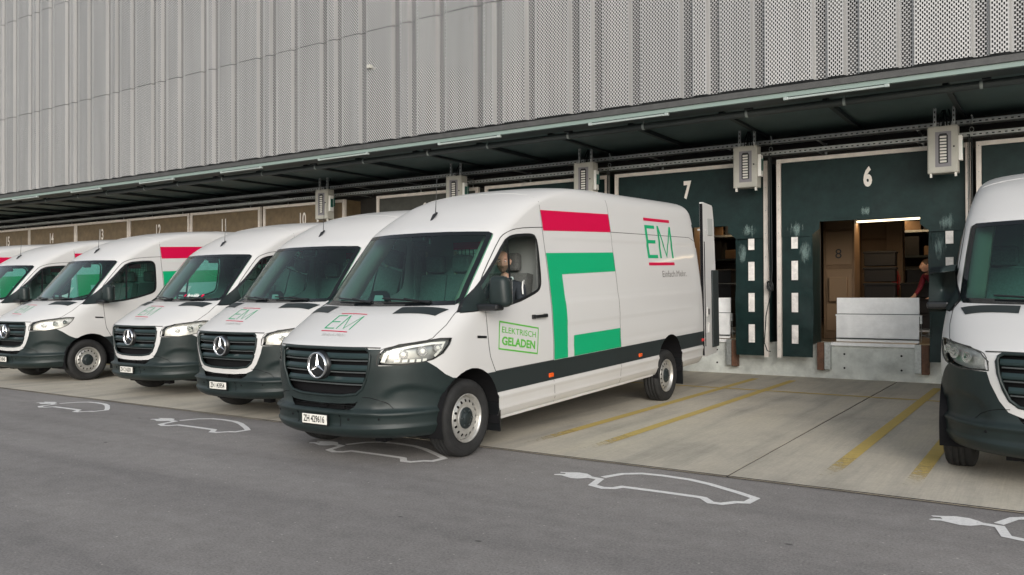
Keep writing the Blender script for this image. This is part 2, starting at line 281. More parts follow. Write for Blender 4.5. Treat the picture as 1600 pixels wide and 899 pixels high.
# ------------------------------------------------------------ object helpers
def link(o, parent=None):
    COL.objects.link(o)
    if parent is not None: o.parent = parent
    return o
def tag(o, label=None, cat=None, group=None, kind=None):
    if label: o['label'] = label
    if cat: o['category'] = cat
    if group: o['group'] = group
    if kind: o['kind'] = kind
    return o
def empty(name, loc=(0, 0, 0), rot=(0, 0, 0)):
    o = bpy.data.objects.new(name, None); o.location = loc; o.rotation_euler = rot; o.empty_display_size = .2
    COL.objects.link(o); return o
def kids(o): return [c for c in o.children]
def clone(o, parent=None):
    c = o.copy(); COL.objects.link(c); c.parent = parent
    for ch in kids(o): clone(ch, c)
    return c
class MB:
    """collects simple shapes into one mesh"""
    def __init__(s): s.v = []; s.f = []; s.m = []; s.sm = []
    def add(s, vs, fs, mi=0, smooth=False):
        k = len(s.v); s.v += [tuple(v) for v in vs]; s.f += [tuple(i+k for i in f) for f in fs]; s.m += [mi]*len(fs); s.sm += [smooth]*len(fs); return s
    def box(s, a, b, mi=0, bev=0.):
        x0, y0, z0 = [min(p, q) for p, q in zip(a, b)]; x1, y1, z1 = [max(p, q) for p, q in zip(a, b)]
        if bev > 0:
            bm = bmesh.new(); bmesh.ops.create_cube(bm, size=1)
            for v in bm.verts: v.co = Vector(((x0+x1)/2+v.co.x*(x1-x0), (y0+y1)/2+v.co.y*(y1-y0), (z0+z1)/2+v.co.z*(z1-z0)))
            bmesh.ops.bevel(bm, geom=list(bm.edges), offset=bev, segments=2, affect='EDGES', profile=.5)
            bm.verts.index_update()
            s.add([v.co[:] for v in bm.verts], [[v.index for v in f.verts] for f in bm.faces], mi); bm.free(); return s
        v = [(x0, y0, z0), (x1, y0, z0), (x1, y1, z0), (x0, y1, z0), (x0, y0, z1), (x1, y0, z1), (x1, y1, z1), (x0, y1, z1)]
        return s.add(v, [(0, 3, 2, 1), (4, 5, 6, 7), (0, 1, 5, 4), (1, 2, 6, 5), (2, 3, 7, 6), (3, 0, 4, 7)], mi)
    def prism(s, poly, axis, a, b, mi=0):
        """poly in the two other axes (cyclic order), extruded along axis from a to b"""
        def P(p, t):
            return {0: (t, p[0], p[1]), 1: (p[0], t, p[1]), 2: (p[0], p[1], t)}[axis]
        n = len(poly); v = [P(p, a) for p in poly]+[P(p, b) for p in poly]
        return s.add(v, [tuple(range(n))[::-1], tuple(range(n, 2*n))]+[(i, (i+1) % n, n+(i+1) % n, n+i) for i in range(n)], mi)
    def tube(s, pts, r, seg=8, mi=0, cap=True, radii=None):
        pts = [Vector(p) for p in pts]; rings = []
        up = Vector((0, 0, 1))
        for i, p in enumerate(pts):
            t = (pts[min(i+1, len(pts)-1)]-pts[max(i-1, 0)]).normalized()
            a = t.cross(up if abs(t.z) < .95 else Vector((1, 0, 0))).normalized(); b = t.cross(a).normalized()
            rr = radii[i] if radii else r
            rings.append([p+(a*math.cos(k*2*math.pi/seg)+b*math.sin(k*2*math.pi/seg))*rr for k in range(seg)])
        v = [q[:] for g in rings for q in g]
        f = [(i*seg+k, i*seg+(k+1) % seg, (i+1)*seg+(k+1) % seg, (i+1)*seg+k) for i in range(len(rings)-1) for k in range(seg)]
        s.add(v, f, mi, True)
        if cap: s.add([q[:] for q in rings[0]], [tuple(range(seg))], mi); s.add([q[:] for q in rings[-1]], [tuple(range(seg))[::-1]], mi)
        return s
    def sweep(s, pts, sec, frame, mi=0, smooth=False, cap=True):
        """sec: 2D section list; frame(i) -> (a,b) vectors"""
        n = len(sec); v = []
        for i, p in enumerate(pts):
            a, b = frame(i); p = Vector(p)
            v += [(p+a*q[0]+b*q[1])[:] for q in sec]
        f = [(i*n+k, i*n+(k+1) % n, (i+1)*n+(k+1) % n, (i+1)*n+k) for i in range(len(pts)-1) for k in range(n)]
        if cap: f += [tuple(range(n))[::-1], tuple(range((len(pts)-1)*n, len(pts)*n))]
        return s.add(v, f, mi, smooth)
    def lathe(s, prof, seg=32, mi=0, axis=1, smooth=True, c=(0, 0, 0)):
        """prof: (r, t) pairs; revolved about `axis`"""
        v = []
        for r, t in prof:
            for k in range(seg):
                a = 2*math.pi*k/seg; p, q = r*math.cos(a), r*math.sin(a)
                v.append({0: (t+c[0], p+c[1], q+c[2]), 1: (p+c[0], t+c[1], q+c[2]), 2: (p+c[0], q+c[1], t+c[2])}[axis])
        f = [(i*seg+k, i*seg+(k+1) % seg, (i+1)*seg+(k+1) % seg, (i+1)*seg+k) for i in range(len(prof)-1) for k in range(seg)]
        return s.add(v, f, mi, smooth)
    def mesh(s, name, mats):
        me = bpy.data.meshes.new(name); me.from_pydata(s.v, [], s.f)
        for m in mats if isinstance(mats, (list, tuple)) else [mats]: me.materials.append(m)
        me.polygons.foreach_set('material_index', s.m); me.polygons.foreach_set('use_smooth', s.sm)
        bm = bmesh.new(); bm.from_mesh(me); bmesh.ops.recalc_face_normals(bm, faces=bm.faces); bm.to_mesh(me); bm.free()
        me.update(); return me
    def obj(s, name, mats, parent=None, loc=None):
        o = bpy.data.objects.new(name, s.mesh(name, mats)); link(o, parent)
        if loc: o.location = loc
        return o
def meshobj(name, me, parent=None, loc=None):
    o = bpy.data.objects.new(name, me); link(o, parent)
    if loc: o.location = loc
    return o

def text_mesh(txt, size=1., weight=0., sx=1., align='CENTER'):
    cu = bpy.data.curves.new('t', 'FONT'); cu.body = txt; cu.size = size; cu.align_x = align; cu.align_y = 'CENTER'; cu.offset = weight
    cu.resolution_u = 3
    o = bpy.data.objects.new('t', cu); COL.objects.link(o)
    dg = bpy.context.evaluated_depsgraph_get(); me = bpy.data.meshes.new_from_object(o.evaluated_get(dg))
    v = [(p.co.x*sx, p.co.y) for p in me.vertices]; f = [tuple(p.vertices) for p in me.polygons]
    bpy.data.objects.remove(o); bpy.data.meshes.remove(me); bpy.data.curves.remove(cu)
    return v, f

# ------------------------------------------------------------ van body surface
# z, centre front x, nose depth D, exponents n m, half width, rear x
ROWS = [(.27, .86, .84, 2.6, 2.2, .935, -5.98), (.31, .915, .89, 2.8, 2.2, .965, -6.02), (.36, .937, .91, 2.9, 2.2, .985, -6.04), (.37, .930, .91, 3.0, 2.2, .990, -6.06), (.385, .915, .90, 3.0, 2.2, .985, -6.06), (.47, .925, .91, 3.0, 2.2, .992, -6.06), (.485, .943, .92, 3.0, 2.2, 1.0, -6.06),
 (.505, .938, .915, 3, 2.2, .999, -6.06), (.520, .897, .89, 3, 2.2, .990, -6.06), (.60, .880, .88, 3, 2.2, .990, -6.06), (.75, .885, .89, 3, 2.2, .998, -6.06), (.90, .895, .90, 3, 2.2, 1.0, -6.06),
 (1.00, .890, .90, 3, 2.2, .998, -6.06), (1.045, .880, .89, 3, 2.2, .996, -6.06), (1.075, .855, .87, 2.9, 2.2, .995, -6.06), (1.12, .79, .83, 2.75, 2.3, .993, -6.06), (1.20, .66, .78, 2.5, 2.4, .99, -6.06),
 (1.27, .535, .74, 2.2, 2.6, .986, -6.06), (1.33, .42, .70, 2.0, 2.75, .982, -6.06), (1.38, .27, .62, 2.05, 2.75, .977, -6.06), (1.405, .15, .50, 2.2, 2.7, .975, -6.06), (1.44, .10, .49, 2.2, 2.7, .970, -6.06),
 (1.59, -.035, .47, 2.2, 2.7, .955, -6.06), (1.80, -.225, .45, 2.2, 2.7, .930, -6.055), (2.0, -.408, .43, 2.2, 2.7, .903, -6.05), (2.10, -.500, .43, 2.2, 2.7, .890, -6.04), (2.16, -.575, .43, 2.2, 2.6, .882, -6.03),
 (2.27, -.755, .44, 2.2, 2.5, .868, -6.03), (2.36, -.92, .46, 2.2, 2.4, .855, -6.02), (2.45, -1.13, .50, 2.5, 2.5, .843, -6.0), (2.52, -1.34, .54, 2.6, 2.5, .828, -5.98), (2.58, -1.57, .58, 2.6, 2.5, .80, -5.95),
 (2.63, -1.83, .62, 2.6, 2.4, .755, -5.90), (2.665, -2.10, .66, 2.6, 2.3, .69, -5.84), (2.69, -2.42, .70, 2.5, 2.2, .60, -5.76), (2.71, -2.80, .7, 2.4, 2.1, .46, -5.62), (2.72, -3.15, .6, 2.2, 2, .27, -5.36), (2.724, -3.5, .4, 2.2, 2, .02, -5.2)]
def pchip(xs, ys, q):
    xs = np.array(xs, float); ys = np.array(ys, float); h = np.diff(xs); d = np.diff(ys)/h; m = np.zeros(len(xs))
    m[0], m[-1] = d[0], d[-1]
    for i in range(1, len(xs)-1):
        if d[i-1]*d[i] > 0:
            w1 = 2*h[i]+h[i-1]; w2 = h[i]+2*h[i-1]; m[i] = (w1+w2)/(w1/d[i-1]+w2/d[i])
    i = np.clip(np.searchsorted(xs, q)-1, 0, len(xs)-2); t = (q-xs[i])/h[i]
    return (2*t**3-3*t*t+1)*ys[i]+(t**3-2*t*t+t)*h[i]*m[i]+(-2*t**3+3*t*t)*ys[i+1]+(t**3-t*t)*h[i]*m[i+1]
ZR = [r[0] for r in ROWS]
zs = []
for a, b in zip(ZR[:-1], ZR[1:]):
    k = max(1, round((b-a)/.022)); zs += [a+(b-a)*i/k for i in range(k)]
zs.append(ZR[-1]); zs = np.array(zs)
PR = [pchip(ZR, [r[i] for r in ROWS], zs) for i in range(1, 7)]
NF, NS, NC, NR = 30, 34, 5, 4
def sstep(t): t = min(1, max(0, t)); return t*t*(3-2*t)
def body_ring(i):
    z = zs[i]; xc, D, n, m, wd, xr = [float(p[i]) for p in PR]
    pts = []
    for k in range(NF):
        th = (k/NF)**.85*math.pi/2
        y = wd*math.sin(th)**(2/n); x = xc-D+D*max(0, math.cos(th))**(2/m)
        # moulded corner pocket of the bumper
        if .50 < z < .80:
            e = ((y-.80)/.20)**2+((z-.52)/.20)**2
            dp = .022*sstep((1-e)/.18)
            x -= dp*.8; y -= dp*.5*(y > .6)
        pts.append((x, y, z))
    rc = min(.13, wd*.6); x0 = xc-D
    for k in range(NS+1):
        x = x0+(xr+rc-x0)*k/NS; y = wd
        if .56 < z < 2.10 and x < -.4:      # pressed panels in the side
            for za, zb in ((.80, 1.12), (1.345, 2.06)):
                y -= .006*sstep((z-za)/.03)*sstep((zb-z)/.03)*sstep((-1.62-x)/.05)*sstep((x+5.7)/.05)
        pts.append((x, y, z))
    for k in range(1, NC+1):
        a = k/NC*math.pi/2; pts.append((xr+rc-rc*math.sin(a), wd-rc+rc*math.cos(a), z))
    for k in range(1, NR+1): pts.append((xr, (wd-rc)*(1-k/NR), z))
    return pts
verts = []; NP = None
for i in range(len(zs)):
    h_ = body_ring(i); ring = h_+[(x, -y, z) for x, y, z in h_[1:-1]][::-1]
    NP = len(ring); verts += ring
faces = [(i*NP+k, (i+1)*NP+k, (i+1)*NP+(k+1) % NP, i*NP+(k+1) % NP) for i in range(len(zs)-1) for k in range(NP)]
bm = bmesh.new()
bv = [bm.verts.new(v) for v in verts]
for f in faces: bm.faces.new([bv[i] for i in f])
bm.faces.new([bv[(len(zs)-1)*NP+k] for k in range(NP)])
bmesh.ops.recalc_face_normals(bm, faces=bm.faces)
bm.normal_update()
BVH = BVHTree.FromBMesh(bm)

def hit(view, u, v, side=1):
    if view == 'side': o, d = Vector((u, 3*side, v)), Vector((0, -side, 0))
    elif view == 'front': o, d = Vector((3, u, v)), Vector((-1, 0, 0))
    else: o, d = Vector((u, v, 4)), Vector((0, 0, -1))
    r = BVH.ray_cast(o, d)
    return (r[0], r[1]) if r[0] else (None, None)

def inside(poly, x, y):
    c = False; j = len(poly)-1
    for i in range(len(poly)):
        xi, yi = poly[i]; xj, yj = poly[j]
        if (yi > y) != (yj > y) and x < (xj-xi)*(y-yi)/(yj-yi)+xi: c = not c
        j = i
    return c
REG = bm.faces.layers.int.new('reg')
def uvof(view, c): return (c.x, c.z) if view == 'side' else ((c.y, c.z) if view == 'front' else (c.x, c.y))
def cut(poly, view, cond, new, only=None):
    us = [p[0] for p in poly]; vs = [p[1] for p in poly]
    bb = (min(us)-.02, max(us)+.02, min(vs)-.02, max(vs)+.02)
    def fb(f):
        c = [uvof(view, v.co) for v in f.verts]; return min(a for a, b in c), max(a for a, b in c), min(b for a, b in c), max(b for a, b in c)
    cur = [f for f in bm.faces if (lambda q: q[1] > bb[0] and q[0] < bb[1] and q[3] > bb[2] and q[2] < bb[3])(fb(f)) and cond(f.calc_center_median())]
    for i in range(len(poly)):
        a = poly[i]; b = poly[(i+1) % len(poly)]
        e = (min(a[0], b[0])-.004, max(a[0], b[0])+.004, min(a[1], b[1])-.004, max(a[1], b[1])+.004)
        L = math.hypot(b[0]-a[0], b[1]-a[1])
        if L < 1e-6: continue
        nx, ny = (b[1]-a[1])/L, -(b[0]-a[0])/L
        if view == 'side': co, no = Vector((a[0], 0, a[1])), Vector((nx, 0, ny))
        elif view == 'front': co, no = Vector((0, a[0], a[1])), Vector((0, nx, ny))
        else: co, no = Vector((a[0], a[1], 0)), Vector((nx, ny, 0))
        near, far = [], []
        for f in cur:
            q = fb(f)
            (near if q[1] > e[0] and q[0] < e[1] and q[3] > e[2] and q[2] < e[3] else far).append(f)
        if not near: continue
        es = set(x for f in near for x in f.edges); vv = set(x for f in near for x in f.verts)
        r = bmesh.ops.bisect_plane(bm, geom=near+list(es)+list(vv), dist=2e-4, plane_co=co, plane_no=no)
        cur = far+[g for g in r['geom'] if isinstance(g, bmesh.types.BMFace)]
    for f in set(cur):
        if not f.is_valid: continue
        c = f.calc_center_median(); u, v = uvof(view, c)
        if inside(poly, u, v) and (only is None or f[REG] in only): f[REG] = new
def mir(poly): return [(-a, b) for a, b in poly]
def arc(cx, cz, r, a0, a1, n): return [(cx+r*math.cos(R(a0+(a1-a0)*i/n)), cz+r*math.sin(R(a0+(a1-a0)*i/n))) for i in range(n+1)]

P_DOOR = [(-1.51, .745), (-1.51, 2.165), (-1.17, 2.15), (-.95, 2.127), (-.79, 2.08), (-.70, 2.02), (-.396, 1.70), (-.31, 1.591), (-.295, 1.40), (-.300, 1.23), (-.322, .92), (-.37, .83), (-.42, .745)]
P_WIN = [(.04, 1.323), (-.154, 1.45), (-.488, 1.74), (-.76, 2.005), (-.85, 2.05), (-.95, 2.075), (-1.223, 2.094), (-1.33, 2.088), (-1.375, 2.05), (-1.389, 1.98), (-1.381, 1.80), (-1.365, 1.60), (-1.345, 1.535), (-1.30, 1.49), (-1.20, 1.455), (-.83, 1.37), (-.40, 1.335)]
def soften(poly, it=2, sharp=55):
    for _ in range(it):
        out = []; n = len(poly)
        for i in range(n):
            a, b, c = Vector(poly[i-1]), Vector(poly[i]), Vector(poly[(i+1) % n])
            d1, d2 = (b-a), (c-b)
            if d1.length < 1e-6 or d2.length < 1e-6 or math.degrees(d1.angle(d2)) > sharp: out.append(tuple(b))
            else: out.append(tuple(b-d1*.25)); out.append(tuple(b+d2*.25))
        poly = out
    return poly
P_DOOR = soften(P_DOOR, 1); P_WIN = soften(P_WIN, 1, 70)
P_BUMP = [(1.3, 1.046), (.80, 1.046), (.795, .905), (.66, .905), (.50, .935), (.40, .87), (.31, .80), (.22, .757), (.08, .745), (-.2, .745), (-.2, .1), (1.3, .1)]
P_HL = [(.80, .915), (.795, .985), (.755, 1.045), (.66, 1.082), (.50, 1.102), (.33, 1.118), (.215, 1.112), (.25, 1.06), (.33, .985), (.43, .94), (.52, .925), (.66, .905)]
P_STR = [(-.20, .535), (-.20, .742), (-6.2, .742), (-6.2, .535)]
P_ARF = [(.40, .15)]+arc(-.045, .37, .445, 0, 180, 16)+[(-.49, .15)]
P_ARR = [(-4.27, .15)]+arc(-4.70, .355, .43, 0, 180, 16)+[(-5.13, .15)]
P_ARR[0] = (-4.27, .15)
P_WS = [(-.855, 1.408), (-.5, 1.403), (0, 1.400), (.5, 1.403), (.855, 1.408), (.872, 1.45), (.850, 1.80), (.828, 2.055), (.820, 2.076), (.800, 2.088), (.4, 2.098), (0, 2.10), (-.4, 2.098), (-.800, 2.088), (-.820, 2.076), (-.828, 2.055), (-.850, 1.80), (-.872, 1.45)]
GR_T = [(.50, 1.050), (.53, 1.03), (.545, .99), (.535, .90), (.50, .78), (.46, .70), (.40, .655), (.25, .635), (0, .63)]
P_GR = GR_T+[(-a, b) for a, b in GR_T[::-1][1:]]
GO_T = [(.625, 1.046), (.625, .95), (.59, .82), (.53, .69), (.47, .61), (.38, .577), (.2, .565), (0, .562)]
P_GO = GO_T+[(-a, b) for a, b in GO_T[::-1][1:]]
P_IN = [(.44, .625), (.385, .545), (.34, .518), (-.34, .518), (-.385, .545), (-.44, .625)]
HS = [(.80, .60), (.66, .742), (.50, .862), (.40, .900), (.22, .915), (.05, .905), (-.08, .882)]
P_HOOD = [(1.2, .60)]+HS+[(-.12, .6), (-.12, -.6)]+[(a, -b) for a, b in HS[::-1]]+[(1.2, -.60)]
SH, BU, WS, SG, HO, ST, DO, HD, GS, HLR, RO = range(11)
for s in (1, -1):
    cs = lambda c, s=s: c.y*s > .42
    csf = lambda c, s=s: c.y*s > .52
    cut(P_STR, 'side', cs, ST)
    cut(P_DOOR, 'side', cs, DO)
    cut(P_WIN, 'side', cs, SG)
    cut(P_ARR, 'side', cs, HO); cut(P_ARF, 'side', cs, HO)
cut(P_BUMP, 'side', lambda c: c.x > -.25, BU, (SH, ST))
for s in (1, -1): cut(P_HL, 'side', lambda c, s=s: c.y*s > .5 and c.x > .1, HLR, (SH, BU))
cut(P_GO, 'front', lambda c: c.x > .6, GS, (BU, SH, HLR))
cut(P_GR, 'front', lambda c: c.x > .6, HO)
cut(P_IN, 'front', lambda c: c.x > .6, HO, (BU,))
cut(P_WS, 'front', lambda c: c.x > -.80 and c.z > 1.38 and c.z < 2.12, WS, (SH, DO))
cut(P_HOOD, 'top', lambda c: 1.04 < c.z < 1.408 and c.x > -.13, HD, (SH,))
bm.normal_update()
bm.verts.index_update()
NORM = {v.index: v.normal.copy() for v in bm.verts}
def region(regs, name, mt, rear_open=False, pred=None):
    ids = {}; vs = []; fs = []; ns = []
    for f in bm.faces:
        if f[REG] not in regs: continue
        c = f.calc_center_median()
        if pred and not pred(c): continue
        if rear_open and c.x < -5.9 and .02 < c.y < .90 and .55 < c.z < 2.35: continue
        t = []
        for v in f.verts:
            if v.index not in ids: ids[v.index] = len(vs); vs.append(v.co[:]); ns.append(NORM[v.index][:])
            t.append(ids[v.index])
        fs.append(t)
    me = bpy.data.meshes.new(name); me.from_pydata(vs, [], fs); me.materials.append(mt)
    me.polygons.foreach_set('use_smooth', [True]*len(fs))
    me.normals_split_custom_set_from_vertices(ns); me.update()
    return me
MESH = {}
MESH['body_shell'] = region((SH,), 'body_shell', PAINT)
MESH['body_shell_open'] = region((SH,), 'body_shell', PAINT, True)
MESH['front_bumper'] = region((BU,), 'front_bumper', PLAS)
MESH['grille_surround_dark'] = region((GS,), 'grille_surround', PLAS)
MESH['grille_surround_white'] = region((GS,), 'grille_surround', PAINT)
MESH['windscreen'] = region((WS,), 'windscreen', WGLASS)
MESH['hood'] = region((HD,), 'hood', PAINT)
for s, nm in ((1, 'l'), (-1, 'r')):
    MESH['door_'+nm] = region((DO,), 'front_door', PAINT, pred=lambda c: c.y*s > 0)
    MESH['trim_'+nm] = region((ST,), 'side_trim', TRIM, pred=lambda c: c.y*s > 0)
    MESH['win_'+nm] = region((SG,), 'side_window', SGLASS, pred=lambda c: c.y*s > 0 and c.x < -.76)
    MESH['quarter_'+nm] = region((SG,), 'quarter_window', QGLASS, pred=lambda c: c.y*s > 0 and c.x >= -.76)
    MESH['hl_'+nm] = region((HLR,), 'headlight', HGLASS, pred=lambda c: c.y*s > 0)

# shapes laid on the body surface
def drape(polys, view, side=1, off=.003, grid=.06, xf=None):
    """polys: list of (verts2d, faces). returns verts, faces on the surface"""
    V, Fc = [], []
    for v2, f2 in polys:
        b = bmesh.new(); bb = [b.verts.new((p[0], p[1], 0)) for p in v2]
        for f in f2:
            try: b.faces.new([bb[i] for i in f])
            except ValueError: pass
        us = [p[0] for p in v2]; ws = [p[1] for p in v2]
        for k, (lo, hi) in enumerate(((min(us), max(us)), (min(ws), max(ws)))):
            n = int((hi-lo)/grid)
            for i in range(1, n+1):
                co = [0, 0, 0]; co[k] = lo+(hi-lo)*i/(n+1); no = [0, 0, 0]; no[k] = 1
                bmesh.ops.bisect_plane(b, geom=list(b.faces)+list(b.edges)+list(b.verts), plane_co=co, plane_no=no, dist=1e-5)
        b.verts.index_update(); k0 = len(V)
        for v in b.verts:
            p, nr = hit(view, v.co.x, v.co.y, side)
            if p is None: p, nr = Vector((0, 0, -5)), Vector((0, 0, 1))
            V.append((p+nr*off)[:])
        for f in b.faces: Fc.append(tuple(k0+v.index for v in f.verts))
        b.free()
    return V, Fc
def poly2(pts): return (pts, [tuple(range(len(pts)))])
def cdt(pts):
    r = delaunay_2d_cdt([Vector(p) for p in pts], [], [list(range(len(pts)))], 1, 1e-6)
    return ([tuple(v) for v in r[0]], [tuple(f) for f in r[2]])
def drape_mesh(name, polys, view, mt, side=1, off=.003, grid=.06):
    V, Fc = drape(polys, view, side, off, grid); m = MB(); m.add(V, Fc, 0, True)
    me = m.mesh(name, mt); return me
def ribbon_polys(pts, wd, close=False):
    out = []; n = len(pts); rng = range(n if close else n-1)
    P = [Vector(p) for p in pts]
    L, Rr = [], []
    for i in range(n):
        a = P[i-1] if (i > 0 or close) else P[i]; b = P[(i+1) % n] if (i < n-1 or close) else P[i]
        d1 = (P[i]-a).normalized() if (P[i]-a).length > 1e-9 else (b-P[i]).normalized(); d2 = (b-P[i]).normalized() if (b-P[i]).length > 1e-9 else d1
        t = (d1+d2).normalized(); nn = Vector((-t.y, t.x)); c = max(.35, nn.dot(Vector((-d1.y, d1.x))))
        L.append(P[i]+nn*wd/2/c); Rr.append(P[i]-nn*wd/2/c)
    for i in rng:
        j = (i+1) % n; out.append(([tuple(L[i]), tuple(L[j]), tuple(Rr[j]), tuple(Rr[i])], [(0, 1, 2, 3)]))
    return out
def dense(pts, step=.05, close=False):
    out = []; n = len(pts)
    for i in range(n if close else n-1):
        a = Vector(pts[i]); b = Vector(pts[(i+1) % n]); k = max(1, int((b-a).length/step))
        out += [tuple(a+(b-a)*t/k) for t in range(k)]
    if not close: out.append(pts[-1])
    return out
def rib(name, pts, wd, view, mt, side=1, off=.0022, close=False):
    return drape_mesh(name, ribbon_polys(dense(pts, .05, close), wd, close), view, mt, side, off, 9)

def seam_tube(name, lines, view, mt, side=1, r=.0035, step=.02, off=.0005):
    m = MB()
    for L in lines:
        pp = []
        for u, v in dense(L, step):
            p, n = hit(view, u, v, side)
            if p is not None: pp.append(p+n*off)
        if len(pp) > 1: m.tube(pp, r, 5)
    return m.mesh(name, mt)
SM = {}      # shared small meshes of the van
for s, nm in ((1, 'l'), (-1, 'r')):
    SM['seam_'+nm] = [rib('panel_gap', P_DOOR+[], .008, 'side', SEAM, s, close=True),
        rib('panel_gap', [(-3.135, .30), (-3.135, 2.56)], .007, 'side', SEAM, s),
        rib('panel_gap', [(-1.515, 2.165), (-1.52, 2.50)], .006, 'side', SEAM, s),
        rib('panel_gap', [(-1.56, .29), (-1.515, .535)], .007, 'side', SEAM, s),
        rib('pressed_edge', [(-1.515, 2.165), (-5.7, 2.155), (-5.92, 2.10)], .007, 'side', SEAM, s),
        seam_tube('roof_seam', [[(-1.52, s*.79), (-1.525, s*.5), (-1.53, 0)], [(-3.135, s*.76), (-3.135, 0)]], 'top', SOFTSEAM, 1, .003, .03)]
    inner = [(x+(-.62-x)*.028, z+(1.75-z)*.045) for x, z in P_WIN]
    SM['border_'+nm] = rib('window_rubber', inner, .030, 'side', BLACK, s, .003, True)
    SM['divider_'+nm] = rib('window_divider', [(-.795, 2.01), (-.735, 1.37)], .035, 'side', BLACK, s, .006)
    SM['sail_'+nm] = drape_mesh('mirror_base', [cdt([(.03, 1.33), (-.30, 1.575), (-.34, 1.345)])], 'side', PLAS, s, .008, .05)
SM['hoodgap_l'] = seam_tube('panel_gap', [HS], 'top', SEAM, 1, .0035); SM['hoodgap_r'] = seam_tube('panel_gap', [[(p, -q) for p, q in HS]], 'top', SEAM, 1, .0035)
for s, nm in ((1, 'l'), (-1, 'r')): SM['gasket_'+nm] = seam_tube('lamp_gasket', [P_HL+[P_HL[0]]], 'side', SEAM, s, .0045)
SM['hoodlip'] = drape_mesh('panel_gap', ribbon_polys(dense([(-.62, 1.056), (-.50, 1.060), (.50, 1.060), (.62, 1.056)]), .010), 'front', SEAM, 1, .003, 9)
vent = [(.223, .405), (.375, .415), (.235, .80), (.085, .845)]
SM['ventl'] = drape_mesh('hood_vent', [poly2(vent)], 'top', TRIM, 1, .004, .05)
SM['ventr'] = drape_mesh('hood_vent', [poly2([(x, -y) for x, y in vent])], 'top', TRIM, 1, .004, .05)
fr = [(x*.965, 1.405+(z-1.405)*.975+.008) for x, z in P_WS]
SM['frit'] = drape_mesh('glass_border', ribbon_polys(dense([p for p in fr], .06, True), .040, True), 'front', FRIT, 1, .002, .05)
# hood emblem lettering: a slanted EM between two red rules
def em_letters(fn, t=.075, h=.10, rr=.09):
    """fn maps letter space (0..1 across, 0..1 up) to 2D"""
    q = lambda L: poly2([fn(*p) for p in L])
    d = t*.80
    G = [q([(0, 0), (t, 0), (t, 1), (0, 1)]), q([(t, 1-h), (.36, 1-h), (.36, 1), (t, 1)]), q([(t, .50-h/2), (.34, .50-h/2), (.34, .50+h/2), (t, .50+h/2)]), q([(t, 0), (.375, 0), (.375, h), (t, h)]),
         q([(.455, 0), (.455+d, 0), (.455+d, 1), (.455, 1)]), q([(.99-d, 0), (.99, 0), (.99, 1), (.99-d, 1)]), q([(.455+d, 1-2.6*t), (.455+d, 1), (.7225, 1.7*t), (.7225, 0)]), q([(.99-d, 1-2.6*t), (.7225, 0), (.7225, 1.7*t), (.99-d, 1)])]
    Rd = [q([(0, 1.13), (.99, 1.13), (.99, 1.13+rr), (0, 1.13+rr)]), q([(0, -.13-rr), (.99, -.13-rr), (.99, -.13), (0, -.13)])]
    return G, Rd
G, Rd = em_letters(lambda a, b: (-4.16-a*.885, 1.842+b*.447))
SM['side_em'] = [drape_mesh('green_letters', G, 'side', GREEN, 1, .003), drape_mesh('red_rule', Rd[:1], 'side', RED, 1, .003), drape_mesh('red_rule', Rd[1:], 'side', RED, 1, .003)]
G, Rd = em_letters(lambda a, b: (.650-b*.20+a*.01, -.185+a*.34), .045, .06, .06)
SM['hood_em'] = [drape_mesh('green_letters', G, 'top', GREEN, 1, .003), drape_mesh('red_rule', Rd[:1], 'top', RED, 1, .003), drape_mesh('red_rule', Rd[1:], 'top', RED, 1, .003)]
v, f = text_mesh('Einfach.Mehr.', 1, .0)
wmax = max(a for a, b in v)-min(a for a, b in v)
SM['slogan'] = drape_mesh('slogan', [([(-5.0-a*.875/wmax, 1.62+b*.125) for a, b in v], f)], 'side', GREYV, 1, .003)
SM['hood_slogan'] = drape_mesh('slogan', [([(.735-b*.05, .03+a*.30/wmax) for a, b in v], f)], 'top', GHOST, 1, .003)
fo = lambda a, b: (-.47-.712*a-.040*b, .950-.114*a+.275*b)
LB = []
for L in ([(0, 0), (1, 0), (1, .055), (0, .055)], [(0, .945), (1, .945), (1, 1), (0, 1)], [(0, .055), (.02, .055), (.02, .945), (0, .945)], [(.98, .055), (1, .055), (1, .945), (.98, .945)]): LB.append(poly2([fo(*p) for p in L]))
v, f = text_mesh('ELEKTRISCH', 1, .006); wm = max(a for a, b in v)-min(a for a, b in v); LB.append(([fo(.5+a*.86/wm, .70+b*.30) for a, b in v], f))
v, f = text_mesh('GELADEN', 1, .035); wm = max(a for a, b in v)-min(a for a, b in v); LB.append(([fo(.5+a*.84/wm, .31+b*.40) for a, b in v], f))
SM['stamp'] = drape_mesh('stamp_lettering', LB, 'side', LIME, 1, .003)
SM['gr_red'] = drape_mesh('red_bar', [poly2([(-1.527, 2.130), (-3.128, 2.160), (-3.128, 2.382), (-1.522, 2.352)])], 'side', RED, 1, .0034)
SM['gr_green'] = drape_mesh('green_bracket', [poly2([(-1.522, 1.888), (-3.128, 1.908), (-3.128, 1.676), (-1.815, 1.656)]), poly2([(-1.522, 1.888), (-1.815, 1.656), (-1.835, 1.1), (-1.815, .746), (-1.522, .746)])], 'side', GREEN, 1, .0034)
SM['gr_green2'] = drape_mesh('green_block', [poly2([(-1.965, .975), (-3.128, .979), (-3.128, .746), (-1.955, .746)])], 'side', GREEN, 1, .0034)
SM['side_badge'] = drape_mesh('side_badge', [poly2([(-.135, 1.083), (-.285, 1.072), (-.285, 1.094), (-.135, 1.108)])], 'side', BLACK, 1, .006)

def surf_x(y, z):
    p, n = hit('front', y, z); return p.x if p else .9
